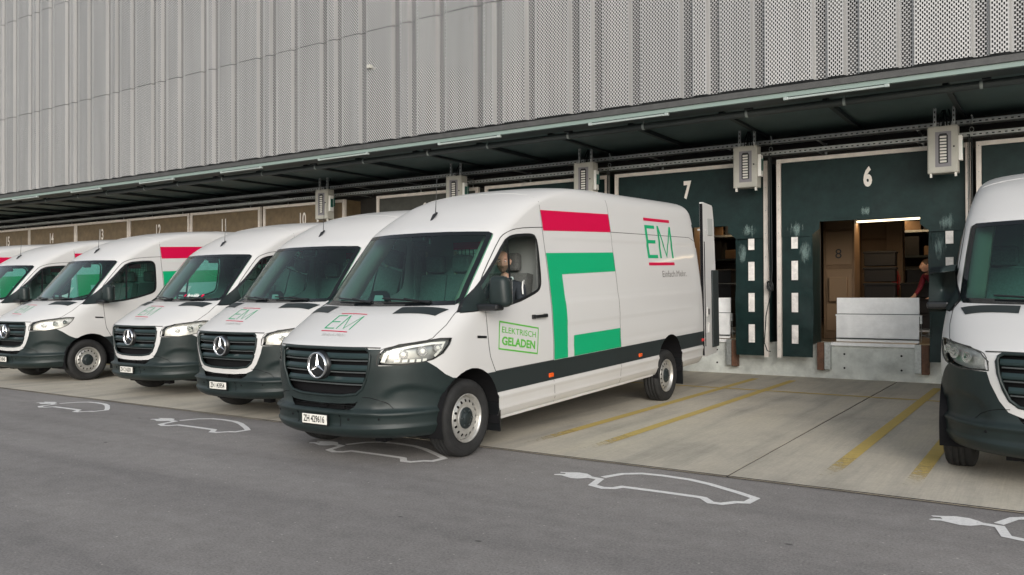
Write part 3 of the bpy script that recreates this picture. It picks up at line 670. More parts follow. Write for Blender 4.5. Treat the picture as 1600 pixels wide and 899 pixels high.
# grille
g = MB(); ys = [i/14*.60-.30 for i in range(15)]
bk = []; ny = 17
for iz in range(9):
    z = .60+iz*.46/8
    for iy in range(ny):
        y = -.56+1.12*iy/(ny-1); bk.append((surf_x(y, z)-.085, y, z))
g.add(bk, [(a*ny+b, a*ny+b+1, (a+1)*ny+b+1, (a+1)*ny+b) for a in range(8) for b in range(ny-1)], 0, True)
SM['grille_back'] = g.mesh('grille_backing', MATTE)
def bar_mesh(name, z, hw, h, depth, mt, proud=0., thick=None, taper=.0):
    m = MB(); n = 25; pts = []
    for i in range(n):
        y = -hw+2*hw*i/(n-1); pts.append((surf_x(y, z)+proud-depth/2, y, z))
    sec = [(-depth/2, h*.15), (-depth/2, -h/2), (depth*.35, -h/2), (depth/2, -h*.32), (depth/2, h*.0), (depth*.25, h/2)]
    m.sweep(pts, sec, lambda i: (Vector((1, 0, 0)), Vector((0, 0, 1))), 0, False)
    return m.mesh(name, mt)
SLATS = []
for z, hw in ((.985, .525), (.882, .515), (.775, .470)):
    SLATS.append(bar_mesh('grille_slat', z, hw, .050, .06, SATIN, -.012))
    SLATS.append(bar_mesh('grille_fin', z-.040, hw-.012, .012, .035, FINM, -.018))
rim_p = [(surf_x(y, z)-.004, y, z) for y, z in dense(P_GR, .05, True)]; rim_p.append(rim_p[0])
m = MB(); m.tube(rim_p, .014, 6, cap=False); SM['grille_rim'] = m.mesh('grille_rim', PLAS)
# intake
m = MB()
m.add([(surf_x(y, z)-.10, y, z) for y, z in [(-.5, .49), (.5, .49), (.5, .66), (-.5, .66)]], [(0, 1, 2, 3)])
m.box((.70, -.12, .50), (.80, -.02, .64)); m.box((.70, .10, .50), (.80, .20, .64))
SM['intake_back'] = m.mesh('intake_backing', MATTE)
m = MB()
for z in (.54, .565, .59): m.box((surf_x(0, z)-.085, -.40, z-.003), (surf_x(0, z)-.07, .40, z+.003))
SM['intake_grid'] = m.mesh('intake_grid', BLACK)
CR = [(.46, .632), (.53, .628), (.60, .608), (.66, .572), (.70, .530)]
SM['crescent'] = seam_tube('bumper_crease', [CR, [(-p, q) for p, q in CR]], 'front', MATTE, 1, .0032)
SM['platebase'] = seam_tube('tow_cover_gap', [[(.262, .480), (.262, .375)], [(-.262, .480), (-.262, .375)]], 'front', MATTE, 1, .003)
m = MB()
for s in (1, -1):
    for y, z in ((.35, .44), (.62, .45)):
        p, nn = hit('front', y*s, z); m.lathe([(.0, .003), (.011, .003), (.012, 0)], 12, 0, 0, True, p+nn*.001)
SM['sensors'] = m.mesh('parking_sensor', MATTE)
# star badge, facing forward at the origin
def star_mesh():
    m = MB(); m2 = MB()
    m.lathe([(.100, .0), (.104, .012), (.110, .016), (.116, .012), (.119, -.004)], 36, 0, 0)
    for k in range(3):
        a = math.pi/2+k*2*math.pi/3; d = Vector((0, math.cos(a), math.sin(a))); t = Vector((0, -math.sin(a), math.cos(a)))
        tip = d*.104; l = t*.0155+d*.010; rr = -t*.0155+d*.010; top = Vector((.018, 0, 0)); bot = Vector((-.002, 0, 0))
        m.add([tip[:], (l)[:], (top)[:], (rr)[:], bot[:]], [(0, 1, 2), (0, 2, 3), (1, 4, 2), (2, 4, 3), (0, 4, 1), (0, 3, 4)])
    m2.lathe([(0.0001, -.004), (.06, -.002), (.102, -.006), (.124, -.020), (.130, -.045)], 36, 0, 0)
    return m.mesh('star_badge', CHROME), m2.mesh('badge_dish', BLACK)
STAR, DISH = star_mesh()
def plate_mesh(txt):
    m = MB(); m.box((0, -.152, -.042), (.010, .152, .042), 0, .003)
    v, f = text_mesh(txt, 1, .02); wm = max(a for a, b in v)-min(a for a, b in v)
    m2 = MB(); m2.add([(.0125, a*.262/wm, b*.082) for a, b in v], f)
    m3 = MB(); m3.box((-.012, -.16, -.055), (0, .16, .048), 0)
    return m.mesh('number_plate', PLATE), m2.mesh('plate_lettering', INK), m3.mesh('plate_holder', BLACK)

# wheel: axis y, outer face at +y
def wheel_meshes():
    t = MB(); rw = .118
    prof = [(.218, .075), (.232, .098), (.262, .113), (.300, .117), (.322, .113), (.345, .098), (.355, .078), (.357, .055), (.350, .052), (.350, .046), (.3575, .043), (.359, .012), (.351, .009), (.351, .002), (.359, -.001), (.3575, -.034), (.350, -.037), (.350, -.043), (.357, -.046), (.355, -.078), (.345, -.098), (.30, -.117), (.23, -.10)]
    t.lathe(prof, 56, 0, 1)
    t.lathe([(.288, .1155), (.292, .1195), (.296, .1165)], 56, 0, 1)
    tyre = t.mesh('tyre', RUB)
    w = MB()
    w.lathe([(.219, .090), (.226, .096), (.222, .104), (.213, .100), (.206, .082), (.202, .050), (.196, .045), (.192, .062), (.186, .070)], 64, 0, 1)
    # drilled ring between r=.186 and r=.118 with sixteen round holes
    outer = [(.186*math.cos(2*math.pi*k/64), .186*math.sin(2*math.pi*k/64)) for k in range(64)]
    inner = [(.112*math.cos(2*math.pi*k/32), .112*math.sin(2*math.pi*k/32)) for k in range(32)]
    pts = list(outer); loops = [list(range(64))]; hc = []
    pts += inner; loops.append(list(range(64, 96)))
    for h in range(16):
        a = 2*math.pi*(h+.5)/16; cx, cy = .160*math.cos(a), .160*math.sin(a); k0 = len(pts); hc.append((cx, cy))
        for k in range(10):
            b = 2*math.pi*k/10; er, et = .0165*math.cos(b), .0125*math.sin(b)
            pts.append((cx+er*math.cos(a)-et*math.sin(a), cy+er*math.sin(a)+et*math.cos(a)))
        loops.append(list(range(k0, k0+10)))
    edges = [(l[i], l[(i+1) % len(l)]) for l in loops for i in range(len(l))]
    r = delaunay_2d_cdt([Vector(p) for p in pts], edges, [], 0, 1e-6)
    vv = [tuple(q) for q in r[0]]
    def dome(x, y):
        rr = math.hypot(x, y); t_ = (rr-.112)/(.186-.112); return .070+.020*math.sin(math.pi*min(1, max(0, t_)))*.6+.012*(1-t_)
    fs = []
    for tr_ in r[2]:
        cx = sum(vv[i][0] for i in tr_)/len(tr_); cy = sum(vv[i][1] for i in tr_)/len(tr_); rr = math.hypot(cx, cy)
        if rr < .112 or rr > .1865: continue
        if any(((cx-a)**2+(cy-b)**2) < .0118**2 for a, b in hc): continue
        fs.append(tuple(tr_))
    w.add([(x, dome(x, y), y) for x, y in vv], fs, 0, True)
    w.lathe([(.112, .082), (.104, .090), (.096, .080)], 32, 0, 1)
    rimm = w.mesh('wheel', STEEL)
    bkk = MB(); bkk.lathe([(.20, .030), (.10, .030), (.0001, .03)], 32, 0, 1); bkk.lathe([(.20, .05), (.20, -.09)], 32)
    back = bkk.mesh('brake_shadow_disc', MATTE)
    h = MB(); h.lathe([(.100, .080), (.098, .092), (.086, .097), (.060, .097), (.052, .108), (.035, .112), (.0001, .112)], 32, 0, 1)
    for k in range(6):
        a = k*math.pi/3; h.lathe([(.013, .097), (.012, .106), (.0001, .108)], 8, 0, 1, True, (.073*math.cos(a), 0, .073*math.sin(a)))
    hub = h.mesh('hub_cap', TRIM)
    return tyre, rimm, back, hub
TYRE, RIMM, WBACK, HUB = wheel_meshes()

def head_geo(m, c, face, mi_skin=0, mi_hair=1, hair=True, sc=1., mi_beard=None):
    """head centred at c looking along unit vector face (horizontal)"""
    fx = Vector(face).normalized(); up = Vector((0, 0, 1)); rt = fx.cross(up)
    nu, nv = 28, 22; vs = []
    for j in range(nv+1):
        ph = -math.pi/2+math.pi*j/nv
        for i in range(nu):
            th = 2*math.pi*i/nu
            d = Vector((math.cos(ph)*math.cos(th), math.cos(ph)*math.sin(th), math.sin(ph)))
            x, y, z = d.x*.098, d.y*.076, d.z*.118
            if z < 0: y *= 1-.32*(-z/.118); x *= 1-.10*(-z/.118) if x < 0 else 1
            if x > 0:
                g_ = lambda a, b, sa, sb: math.exp(-((y-a)/sa)**2-((z-b)/sb)**2)
                x += .026*g_(0, -.018, .013, .022)+.012*g_(0, .008, .010, .03)      # nose
                x -= .010*(g_(.030, .012, .015, .011)+g_(-.030, .012, .015, .011))   # sockets
                x += .007*(g_(.03, .032, .02, .008)+g_(-.03, .032, .02, .008))       # brow
                x += .006*g_(0, -.052, .020, .008)-.004*g_(0, -.060, .02, .004)      # lips
                x += .010*g_(0, -.088, .022, .016)                                   # chin
            vs.append((Vector(c)+(fx*x+rt*y+up*z)*sc)[:])
    fs = [(j*nu+i, j*nu+(i+1) % nu, (j+1)*nu+(i+1) % nu, (j+1)*nu+i) for j in range(nv) for i in range(nu)]
    k0 = len(m.f); m.add(vs, fs, mi_skin, True)
    if mi_beard is not None:
        for q, ff in enumerate(fs):
            cc = sum((Vector(vs[i]) for i in ff), Vector())/4-Vector(c); xx, yy, zz = cc.dot(fx)/sc, cc.dot(rt)/sc, cc.z/sc
            if zz < -.030 and xx > .005 and not (abs(yy) < .018 and zz > -.046): m.m[k0+q] = mi_beard
            elif xx < -.02 and zz > -.06 and zz < .06 or (abs(yy) > .066 and -.02 < zz < .05 and xx < .02): m.m[k0+q] = mi_hair
    for s in (1, -1):
        e = Vector(c)+rt*.030*s*sc+fx*.083*sc+up*.011*sc
        for rr, off, mm in ((.012, 0, 2), (.0065, .0075, 3)):
            q = e+fx*off*sc; ring = [(q+(rt*math.cos(a)+up*math.sin(a))*rr*sc*.9)[:] for a in [k*math.pi/4 for k in range(8)]]
            m.add(ring+[(q+fx*rr*.6*sc)[:]], [(k, (k+1) % 8, 8) for k in range(8)], mm, True)
        ear = Vector(c)+rt*.078*s*sc-up*.002
        m.tube([ear+up*.030*sc, ear+up*.012*sc+rt*.008*s, ear-up*.025*sc], .010, 6, mi_skin, True, [.009*sc, .014*sc, .007*sc])
        br = Vector(c)+rt*.031*s*sc+fx*.091*sc+up*.034*sc
        m.tube([br-rt*.016, br+fx*.003, br+rt*.016], .003, 5, mi_hair)
    m.tube([Vector(c)+fx*.088*sc-up*.056*sc-rt*.018, Vector(c)+fx*.096*sc-up*.056*sc, Vector(c)+fx*.088*sc-up*.056*sc+rt*.018], .0025, 5, mi_hair)
    if hair:
        hv = []; nh = 20
        for j in range(9):
            ph = R(4)+(math.pi/2-R(4))*j/8
            for i in range(nh):
                th = 2*math.pi*i/nh; fwd = math.cos(th); ph2 = ph if fwd < .3 else max(ph, R(4)+R(40)*(fwd-.3)/.7)
                hv.append((Vector(c)+(fx*(math.cos(ph2)*math.cos(th)*.103-.004)+rt*math.cos(ph2)*math.sin(th)*.081+up*(math.sin(ph2)*.124+.002))*sc)[:])
        m.add(hv, [(j*nh+i, j*nh+(i+1) % nh, (j+1)*nh+(i+1) % nh, (j+1)*nh+i) for j in range(8) for i in range(nh)], mi_hair, True)

def skin_body(name, joints, bones, mats, paint, root=0, heads=None):
    """one continuous skinned surface, evaluated to a mesh; paint(center) -> material index"""
    me = bpy.data.meshes.new(name); me.from_pydata([j[0] for j in joints], bones, [])
    o = bpy.data.objects.new(name, me); COL.objects.link(o)
    md = o.modifiers.new('s', 'SKIN'); md.use_smooth_shade = True
    for i, j in enumerate(joints):
        me.skin_vertices[0].data[i].radius = j[1] if isinstance(j[1], tuple) else (j[1], j[1])
    me.skin_vertices[0].data[root].use_root = True
    sb = o.modifiers.new('b', 'SUBSURF'); sb.levels = 2; sb.render_levels = 2
    dg = bpy.context.evaluated_depsgraph_get(); m2 = bpy.data.meshes.new_from_object(o.evaluated_get(dg))
    bpy.data.objects.remove(o)
    m = MB(); m.add([v.co[:] for v in m2.vertices], [tuple(p.vertices) for p in m2.polygons], 0, True)
    for i, p in enumerate(m2.polygons): m.m[i] = paint(p.center)
    if heads: heads(m)
    out = bpy.data.meshes.new(name); out.from_pydata(m.v, [], m.f)
    for mm in mats: out.materials.append(mm)
    out.polygons.foreach_set('material_index', m.m); out.polygons.foreach_set('use_smooth', [True]*len(m.f)); out.update()
    return out

RAKE = R(1.75)
def mk(me, parent, loc=None): return meshobj(me.name.split('.')[0], me, parent, loc)

def interior(root, driver=False):
    d = MB()
    prof = [(.08, 1.05), (.08, 1.30), (-.05, 1.345), (-.30, 1.36), (-.42, 1.34), (-.50, 1.22), (-.46, .98), (-.30, .90), (-.1, .88)]
    d.prism(prof, 1, -.88, .88); ds = d.obj('dashboard', DASH, root)
    m = MB(); m.box((-.47, .26, 1.345), (-.28, .66, 1.395), 0, .02); m.box((-.52, -.16, 1.14), (-.46, .16, 1.33), 0, .015); m.obj('instrument_hood', BLACK, ds)
    m = MB(); m.box((-.33, -.05, 1.36), (-.31, .06, 1.385), 0); m.obj('parking_card', DRL, ds)
    # steering wheel
    m = MB(); c = Vector((-.62, .44, 1.27)); ax = Vector((.55, 0, .83)).normalized(); a = Vector((0, 1, 0)); b = ax.cross(a)
    ring = [c+(a*math.cos(t)+b*math.sin(t))*.205 for t in [i*2*math.pi/28 for i in range(29)]]
    m.tube(ring, .015, 7, cap=False)
    for t in (0, math.pi, 1.5*math.pi): m.tube([c-ax*.03, c+(a*math.cos(t)+b*math.sin(t))*.2], .016, 6)
    m.tube([c-ax*.04, c+ax*.01], .07, 12); m.tube([c-ax*.02, c+Vector((.25, 0, -.17))], .04, 8)
    m.obj('steering_wheel', BLACK, root)
    for y0, y1 in ((.18, .70), (-.80, -.02)):
        n = 1 if y0 > 0 else 2; wd = (y1-y0)/n
        st = MB(); st.box((-1.45, y0, .86), (-.90, y1, 1.02), 0, .05); so_ = st.obj('seat', SEAT, root)
        bk_ = MB()
        for k in range(n):
            ya, yb = y0+k*wd+.01, y0+(k+1)*wd-.01
            bk_.prism([(-1.36, .98), (-1.50, .98), (-1.62, 1.66), (-1.50, 1.68)], 1, ya, yb); bk_.box((-1.60, (ya+yb)/2-.13, 1.70), (-1.49, (ya+yb)/2+.13, 1.90), 0, .035)
        bk_.obj('backrest', SEAT, so_)
    bh = MB(); bh.prism([(-.90, .60), (.90, .60), (.90, 1.6), (.84, 2.1), (.72, 2.32), (-.72, 2.32), (-.84, 2.1), (-.90, 1.6)], 0, -1.70, -1.68); bo = bh.obj('bulkhead', BULK, root)
    wm_ = MB(); wm_.box((-1.678, -.44, 1.80), (-1.672, .16, 2.05), 0, .002); wo = wm_.obj('reflected_pane', MINT, bo)  # added pane, grid and red band model a reflection in the windscreen
    gr_ = MB()
    for i in range(11): gr_.box((-1.671, -.43+i*.056, 1.80), (-1.667, -.425+i*.056, 2.05))
    for i in range(5): gr_.box((-1.671, -.44, 1.82+i*.045), (-1.667, .16, 1.824+i*.045))
    gr_.obj('reflected_grid', MATTE, wo)
    rd_ = MB(); rd_.box((-1.674, -.435, 1.965), (-1.664, -.02, 2.05)); rd_.obj('reflected_red_band', RED, wo)
    fl = MB(); fl.box((-1.70, -.90, .58), (-.54, .90, .62)); fl.box((-.539, -.48, .58), (.10, .48, .62)); fl.box((.07, -.90, .87), (.10, .90, 1.30)); fl.box((.07, -.48, .5), (.10, .48, .869)); fl.obj('cab_floor', MATTE, root)
    rl = MB(); rl.add([(-.66, -.72, 2.13), (-.66, .72, 2.13), (-1.0, .76, 2.22), (-1.0, -.76, 2.22), (-1.68, .78, 2.24), (-1.68, -.78, 2.24)], [(0, 1, 2, 3), (3, 2, 4, 5)]); rl.obj('roof_lining', LINING, root)
    pt = MB()
    for s in (1, -1):
        pp = []
        for t in range(8):
            q = t/7; z = 1.42+q*.66; y = s*(.872-q*.045); x = surf_x(y*.985, z)
            pp.append((x-.075, y*.955, z))
        pt.sweep(pp, [(-.16, -.15*s), (-.02, -.14*s), (.05, .03*s), (-.05, .05*s)], lambda i: (Vector((1, 0, 0)), Vector((0, 1, 0))), 0, True)
    pt.obj('pillar_trim', BEIGE, root)
    for s in (1, -1):
        dc = MB(); dc.box((-1.50, s*.90, .62), (-.54, s*.93, 1.33)); dc.box((-.539, s*.90, .88), (.02, s*.93, 1.33)); dc.box((-1.66, s*.84, .6), (-1.44, s*.86, 2.05)); dc.obj('door_card', DASH, root)
    ph_ = MB(); ph_.prism([(-.34, 1.355), (-.02, 1.355), (-.06, 1.50), (-.10, 1.53), (-.26, 1.53), (-.30, 1.50)], 0, -.12, -.10); ph_.obj('reflected_frame', BLACK, ds)  # added dark frame and pale core model a reflection in the windscreen
    ph_ = MB(); ph_.prism([(-.25, 1.43), (-.11, 1.43), (-.13, 1.485), (-.23, 1.485)], 0, -.098, -.092); ph_.obj('reflected_core', LINING, ds)
    for yb in (-.86, -.42): gb_ = MB(); gb_.box((-1.665, yb, 1.20), (-1.645, yb+.035, 1.95), 0, .004); gb_.obj('grab_rail', BEIGE, bo)
    ml = MB(); ml.box((-.60, -.12, 1.98), (-.56, .12, 2.08), 0, .02); ml.box((-.55, -.09, 2.02), (-.50, .09, 2.10), 0, .02); ml.obj('mirror_sensor', BLACK, root)

def make_van(name, facelift, plate, graphics=False, stamp=False, open_rear=False, rmirror=False, lmirror=True, no_glass=False, sticker=False):
    root = empty(name)
    body = mk(MESH['body_shell_open' if open_rear else 'body_shell'], root)
    bu = mk(MESH['front_bumper'], root); ho = mk(MESH['hood'], root)
    gs = mk(MESH['grille_surround_dark' if facelift else 'grille_surround_white'], root)
    ws = mk(MESH['windscreen'], root); mk(SM['frit'], ws)
    mk(SM['hoodgap_l'], ho); mk(SM['hoodgap_r'], ho); mk(SM['hoodlip'], ho); mk(SM['ventl'], ho); mk(SM['ventr'], ho)
    if graphics is not None:
        for me in SM['hood_em']: mk(me, ho)
        mk(SM['hood_slogan'], ho)
    for nm, s in (('l', 1), ('r', -1)):
        do = mk(MESH['door_'+nm], root)
        if not (no_glass and s == 1): mk(MESH['win_'+nm], do)
        mk(MESH['quarter_'+nm], do); mk(SM['border_'+nm], do); mk(SM['divider_'+nm], do); mk(SM['sail_'+nm], do)
        mk(MESH['trim_'+nm], root)
        for me in SM['seam_'+nm]: mk(me, body)
        h = MB(); pz = hit('side', -1.22, 1.225, s)[0]; y = pz.y
        h.box((-1.36, y+s*.028, 1.212), (-1.12, y+s*.045, 1.246), 0, .006); h.box((-1.37, y, 1.21), (-1.33, y+s*.03, 1.248)); h.box((-1.14, y, 1.205), (-1.10, y+s*.03, 1.25), 0, .006)
        h.obj('door_handle', BLACK, do)
        hm = MB(); hm.box((-1.35, y-s*.002, 1.235), (-1.12, y+s*.004, 1.262), 0, .002); hm.obj('handle_recess', SOFTSEAM, do)
        # headlight
        hl = mk(MESH['hl_'+nm], root)
        src = MESH['hl_'+nm]; bw = MB(); cen = sum((v.co for v in src.vertices), Vector())/len(src.vertices)
        sh = Vector((-.055, -s*.045, -.004))
        bw.add([tuple(cen+(v.co-cen)*.94+sh) for v in src.vertices], [tuple(p.vertices) for p in src.polygons], 0, True)
        bme = bw.mesh('lamp_reflector', LAMPBOWL if facelift else LAMPCLEAR); mk(bme, hl)
        tbm = MB()
        for (x, zz, rr) in ((.66, .995, .040), (.52, 1.015, .042), (.38, 1.035, .034)):
            p, nn = hit('side', x, zz, s)
            dr = Vector((.80, s*.60, 0)); base = p-dr*.085
            tbm.tube([base, base+dr*.045, base+dr*.055], rr, 16, 0, True, [rr*.5, rr, rr*1.05])
            tbm.tube([base+dr*.052, base+dr*.066], rr*.6, 12, 1, True, [rr*.6, rr*.35])
        tbm.obj('lamp_unit', [CHROME, DRL if facelift else HGLASS], hl)
        if facelift:
            dl = ribbon_polys(dense([(.775, .935), (.755, 1.005), (.70, 1.045), (.58, 1.068), (.42, 1.082), (.30, 1.080), (.34, 1.02), (.41, .967)]), .020)
            mk(drape_mesh('light_guide', dl, 'side', DRL, s, -.012, 9), hl)
            lo = [poly2([(x, .925+abs(.58-x)*.05), (x-.035, .925+abs(.58-x)*.05), (x-.040, .950+abs(.58-x)*.05), (x-.005, .950+abs(.58-x)*.05)]) for x in (.72, .67, .62, .57, .52)]
            mk(drape_mesh('light_guide', lo, 'side', DRL, s, -.012, 9), hl)
        mk(SM['gasket_'+nm], hl)
    # grille
    gb = mk(SM['grille_back'], root); mk(SM['grille_rim'], gs)
    for me in SLATS: mk(me, gb)
    sx = surf_x(0, .9)
    ds = meshobj('badge_dish', DISH, root, (sx+.020, 0, .897)); meshobj('star_badge', STAR, ds, (.004, 0, 0))
    ib = mk(SM['intake_back'], root); mk(SM['intake_grid'], ib)
    mk(SM['crescent'], bu); mk(SM['platebase'], bu); mk(SM['sensors'], bu)
    a, b, c = plate_mesh(plate)
    ph = meshobj('plate_holder', c, root, (.953, -.010, .425)); meshobj('number_plate', a, ph, (0, 0, 0)); meshobj('plate_lettering', b, ph, (0, 0, 0))
    # roof aerial
    m = MB(); bx = surf_x(0, 2.271)
    m.sweep([(bx+.035, 0, 2.245), (bx-.01, 0, 2.29), (bx-.075, 0, 2.335)], [(-.022, 0), (0, .022), (.022, 0), (0, -.006)], lambda i: (Vector((0, [.7, 1.1, .5][i], 0)), Vector((.5, 0, .9))*[.6, 1.2, .6][i]))
    m.tube([(bx-.045, 0, 2.32), (bx-.055, 0, 2.42), (bx-.085, 0, 2.74)], .004, 5, 0, True, [.006, .004, .0022]); m.obj('roof_aerial', BLACK, root)
    # wipers
    for (y0, y1) in ((.62, .05), (-.05, -.60)):
        m = MB(); pts = []
        for t in range(7):
            q = t/6; y = y0+(y1-y0)*q; z = 1.418+.030*q; p, nn = hit('front', y, z); pts.append(p+nn*.018)
        m.tube(pts, .009, 5); m.tube([pts[0]+Vector((.03, 0, -.01)), pts[3]+Vector((.02, 0, .01))], .011, 5); m.obj('wiper', BLACK, root)
    # mirrors
    for s in ([1] if lmirror else [])+([-1] if rmirror else []):
        m = MB()
        bmm = bmesh.new(); bmesh.ops.create_cube(bmm, size=1)
        for v in bmm.verts:
            x, y, z = v.co; top = z > 0; fr_ = x > 0
            v.co = Vector((-.29+x*(.13 if not fr_ else .13), s*((1.155 if s > 0 else 1.015)+y*(.20 if top else .25)*(1 if s > 0 else .55)*(1 if not fr_ else .86)), 1.515+z*.30-(.012 if top and y > 0 else 0)))
        bmesh.ops.bevel(bmm, geom=list(bmm.edges), offset=.055, segments=4, affect='EDGES', profile=.5); bmm.verts.index_update()
        m.add([v.co[:] for v in bmm.verts], [[v.index for v in f.verts] for f in bmm.faces], 0, True); bmm.free()
        mo = m.obj('wing_mirror', PLAS, root)
        m = MB(); m.box((-.30, s*.96, 1.335), (-.17, s*(1.20 if s > 0 else 1.14), 1.40), 0, .02); m.obj('mirror_arm', BLACK, mo)
        m = MB(); m.box((-.362, s*(1.06 if s > 0 else 1.02), 1.40), (-.358, s*(1.25 if s > 0 else 1.12), 1.64), 0, .001); m.obj('mirror_glass', CHROME, mo)
    # wheels and running gear
    for wx, wz in ((-.011, .357), (-4.64, .219)):
        for s in (1, -1):
            wo = meshobj('wheel', RIMM, root, (wx, s*.853, wz)); wo.rotation_euler = (0, random.uniform(0, 3), 0 if s == 1 else math.pi)
            if s == -1 and False: pass
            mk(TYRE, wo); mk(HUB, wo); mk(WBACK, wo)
    un = MB(); un.box((.62, -.70, .30), (.42, .70, .50)); un.box((-.55, -.80, .30), (-4.1, .80, .44)); un.box((-5.2, -.80, .34), (-5.95, .80, .50)); un.box((.4, -.42, .34), (-5.9, .42, .60))
    un.box((.60, -.50, .20), (.52, -.35, .32)); un.box((.60, .50, .20), (.52, .38, .32))
    un.tube([(-.01, -.75, .36), (-.01, .75, .36)], .05, 8); un.tube([(-4.64, -.75, .22), (-4.64, .75, .22)], .06, 8); un.obj('chassis', MATTE, root)
    for cx, cz, rr in ((-.045, .37, .452), (-4.70, .355, .437)):
        for s in (1, -1):
            m = MB(); A = arc(cx, cz, rr, -18, 198, 18)
            y_o, y_i = s*.985, s*.50
            vv = [(x, y_o if True else 0, z) for x, z in A]+[(x, y_i, z) for x, z in A]; n = len(A)
            m.add(vv, [(i, i+1, n+i+1, n+i) for i in range(n-1)], 0, True); m.add([(x, y_i, z) for x, z in A], [tuple(range(n))]); m.obj('wheel_arch_liner', MATTE, root)
            m = MB(); m.box((cx-rr-.015, s*.80, cz-.215-(.10 if cx < -1 else 0)), (cx-rr+.005, s*.985, .54)); m.obj('mud_flap', BLACK, root)
    # sills and side lamps
    for s in (1, -1):
        m = MB(); m.box((-.50, s*.90, .262), (-4.18, s*.952, .295), 0, .008); m.obj('sill_rail', PAINT, root)
        for x, z, mt in ((-1.459, .590, ORANGE), (-3.70, .590, ORANGE), (-5.945, .610, REDL)):
            y = hit('side', x, z, s)[0].y; m = MB(); m.box((x-.045, y-s*.004, z-.024), (x+.045, y+s*.016, z+.024), 0, .010); m.obj('side_lamp', mt, root)
    mk(SM['side_badge'], root)
    if graphics:
        mk(SM['gr_red'], body); mk(SM['gr_green'], body); mk(SM['gr_green2'], body)
        for me in SM['side_em']: mk(me, body)
        mk(SM['slogan'], body)
    if stamp: mk(SM['stamp'], root)
    interior(root)
    if open_rear:
        # left rear door swung right back, seen nearly edge on
        dr = MB(); dr.box((0, 0, .43), (-.72, .055, 2.56), 0, .02)
        dr = MB(); dr.prism([(0, .34), (-.66, .36), (-.68, .42), (-.68, 1.6), (-.60, 2.45), (-.54, 2.64), (-.50, 2.67), (0, 2.70)], 1, 0, .055); dobj = dr.obj('rear_door', PAINT, root, (-6.06, .925, 0)); dobj.rotation_euler = (0, 0, R(1)); dobj.scale = (.80, 1, 1)
        m = MB(); m.box((.004, .004, .36), (.008, .052, 2.68)); m.obj('door_seal', MATTE, dobj)
        m = MB(); m.box((-.02, .057, .50), (-.045, .064, 2.10)); m.obj('seal_strip', MATTE, dobj)
        m = MB(); m.box((-.40, .058, .46), (-.735, .085, 1.66), 0, .008); m.obj('lower_trim', TRIM, dobj)
        m = MB(); m.box((-.22, .057, 2.20), (-.50, .066, 2.46), 0, .003); m.obj('upper_trim', mat('door_trim_grey', (.36, .37, .36), .6), dobj)
        m = MB(); m.box((-.12, .057, .95), (-.24, .075, 1.10), 0, .006); m.obj('latch', SOFTSEAM, dobj)
        m = MB(); m.box((-.14, .057, .70), (-.22, .09, .86), 0, .006); m.obj('latch_bracket', SOFTSEAM, dobj)
        m = MB(); m.box((-.15, .076, .98), (-.21, .079, 1.07)); m.obj('latch_slot', MATTE, dobj)
        m = MB(); m.tube([(.02, -.02, 2.28), (-.10, .05, 2.28)], .018, 6); m.tube([(.02, -.02, .70), (-.10, .05, .70)], .018, 6); m.obj('hinge', SOFTSEAM, dobj)
    if sticker:
        m = []
        v, f = text_mesh('Pause-Hilde', 1, .02); wm2 = max(a for a, b in v)-min(a for a, b in v)
        mk(drape_mesh('windscreen_sticker', [([(.33+a*.24/wm2, 1.475+b*.07) for a, b in v], f)], 'front', DRL, 1, .003, 9), ws)
        mk(drape_mesh('round_sticker', [poly2([(.155+.022*math.cos(t*math.pi/5), 1.475+.022*math.sin(t*math.pi/5)) for t in range(10)]), poly2([(.52+.022*math.cos(t*math.pi/5), 1.475+.022*math.sin(t*math.pi/5)) for t in range(10)])], 'front', RED, 1, .003, 9), ws)
    return root

def place(root, x, y, dh=0., z=0.):
    root.location = (x, y, z); root.rotation_euler = (0, RAKE, R(-90+dh)); return root

GV = 'white electric delivery vans parked in a row at the loading bays'
vanA = place(make_van('delivery_van', True, 'ZH 429616', True, True, True, False, True, True), -5.51, 6.12)
tag(vanA, 'foremost white van, pulled out of the row, framed green stamp on its open-windowed door', 'van', GV)
vanB = place(make_van('delivery_van', False, 'ZH 143954', True, False, False, False, False), -8.44, 7.31, 0, .012)
tag(vanB, 'white van with pale grille band beside the foremost van, plate ZH 143954', 'van', GV)
vanC = place(make_van('delivery_van', False, 'ZH 216201', True, False, False, False, False, sticker=True), -11.38, 7.94, 0, .012)
tag(vanC, 'white van with stickers low in its windscreen, third from the foremost', 'van', GV)
vanD = place(make_van('delivery_van', False, 'ZH 218345', True), -15.12, 7.96, 0, .012)
tag(vanD, 'white van on the left with its whole front wheel and dark side window visible', 'van', GV)
vanE = clone(vanD); place(vanE, -18.86, 8.36, 0, .012)
tag(vanE, 'white van at the left photo edge, only windscreen, door and roof showing', 'van', GV)
vanF = clone(vanD); place(vanF, -22.2, 8.3, 0, .012)
tag(vanF, 'farthest white delivery van, only a strip of roof with crimson bar at the left edge', 'van', GV)
vanR = place(make_van('delivery_van', False, 'ZH 205178', None, False, False, True), .14, 8.08, 0, .012)
tag(vanR, 'white delivery van cut off by the right edge of the photo with a plain hood', 'van', GV)
for ch, co in (('a', 0),): pass
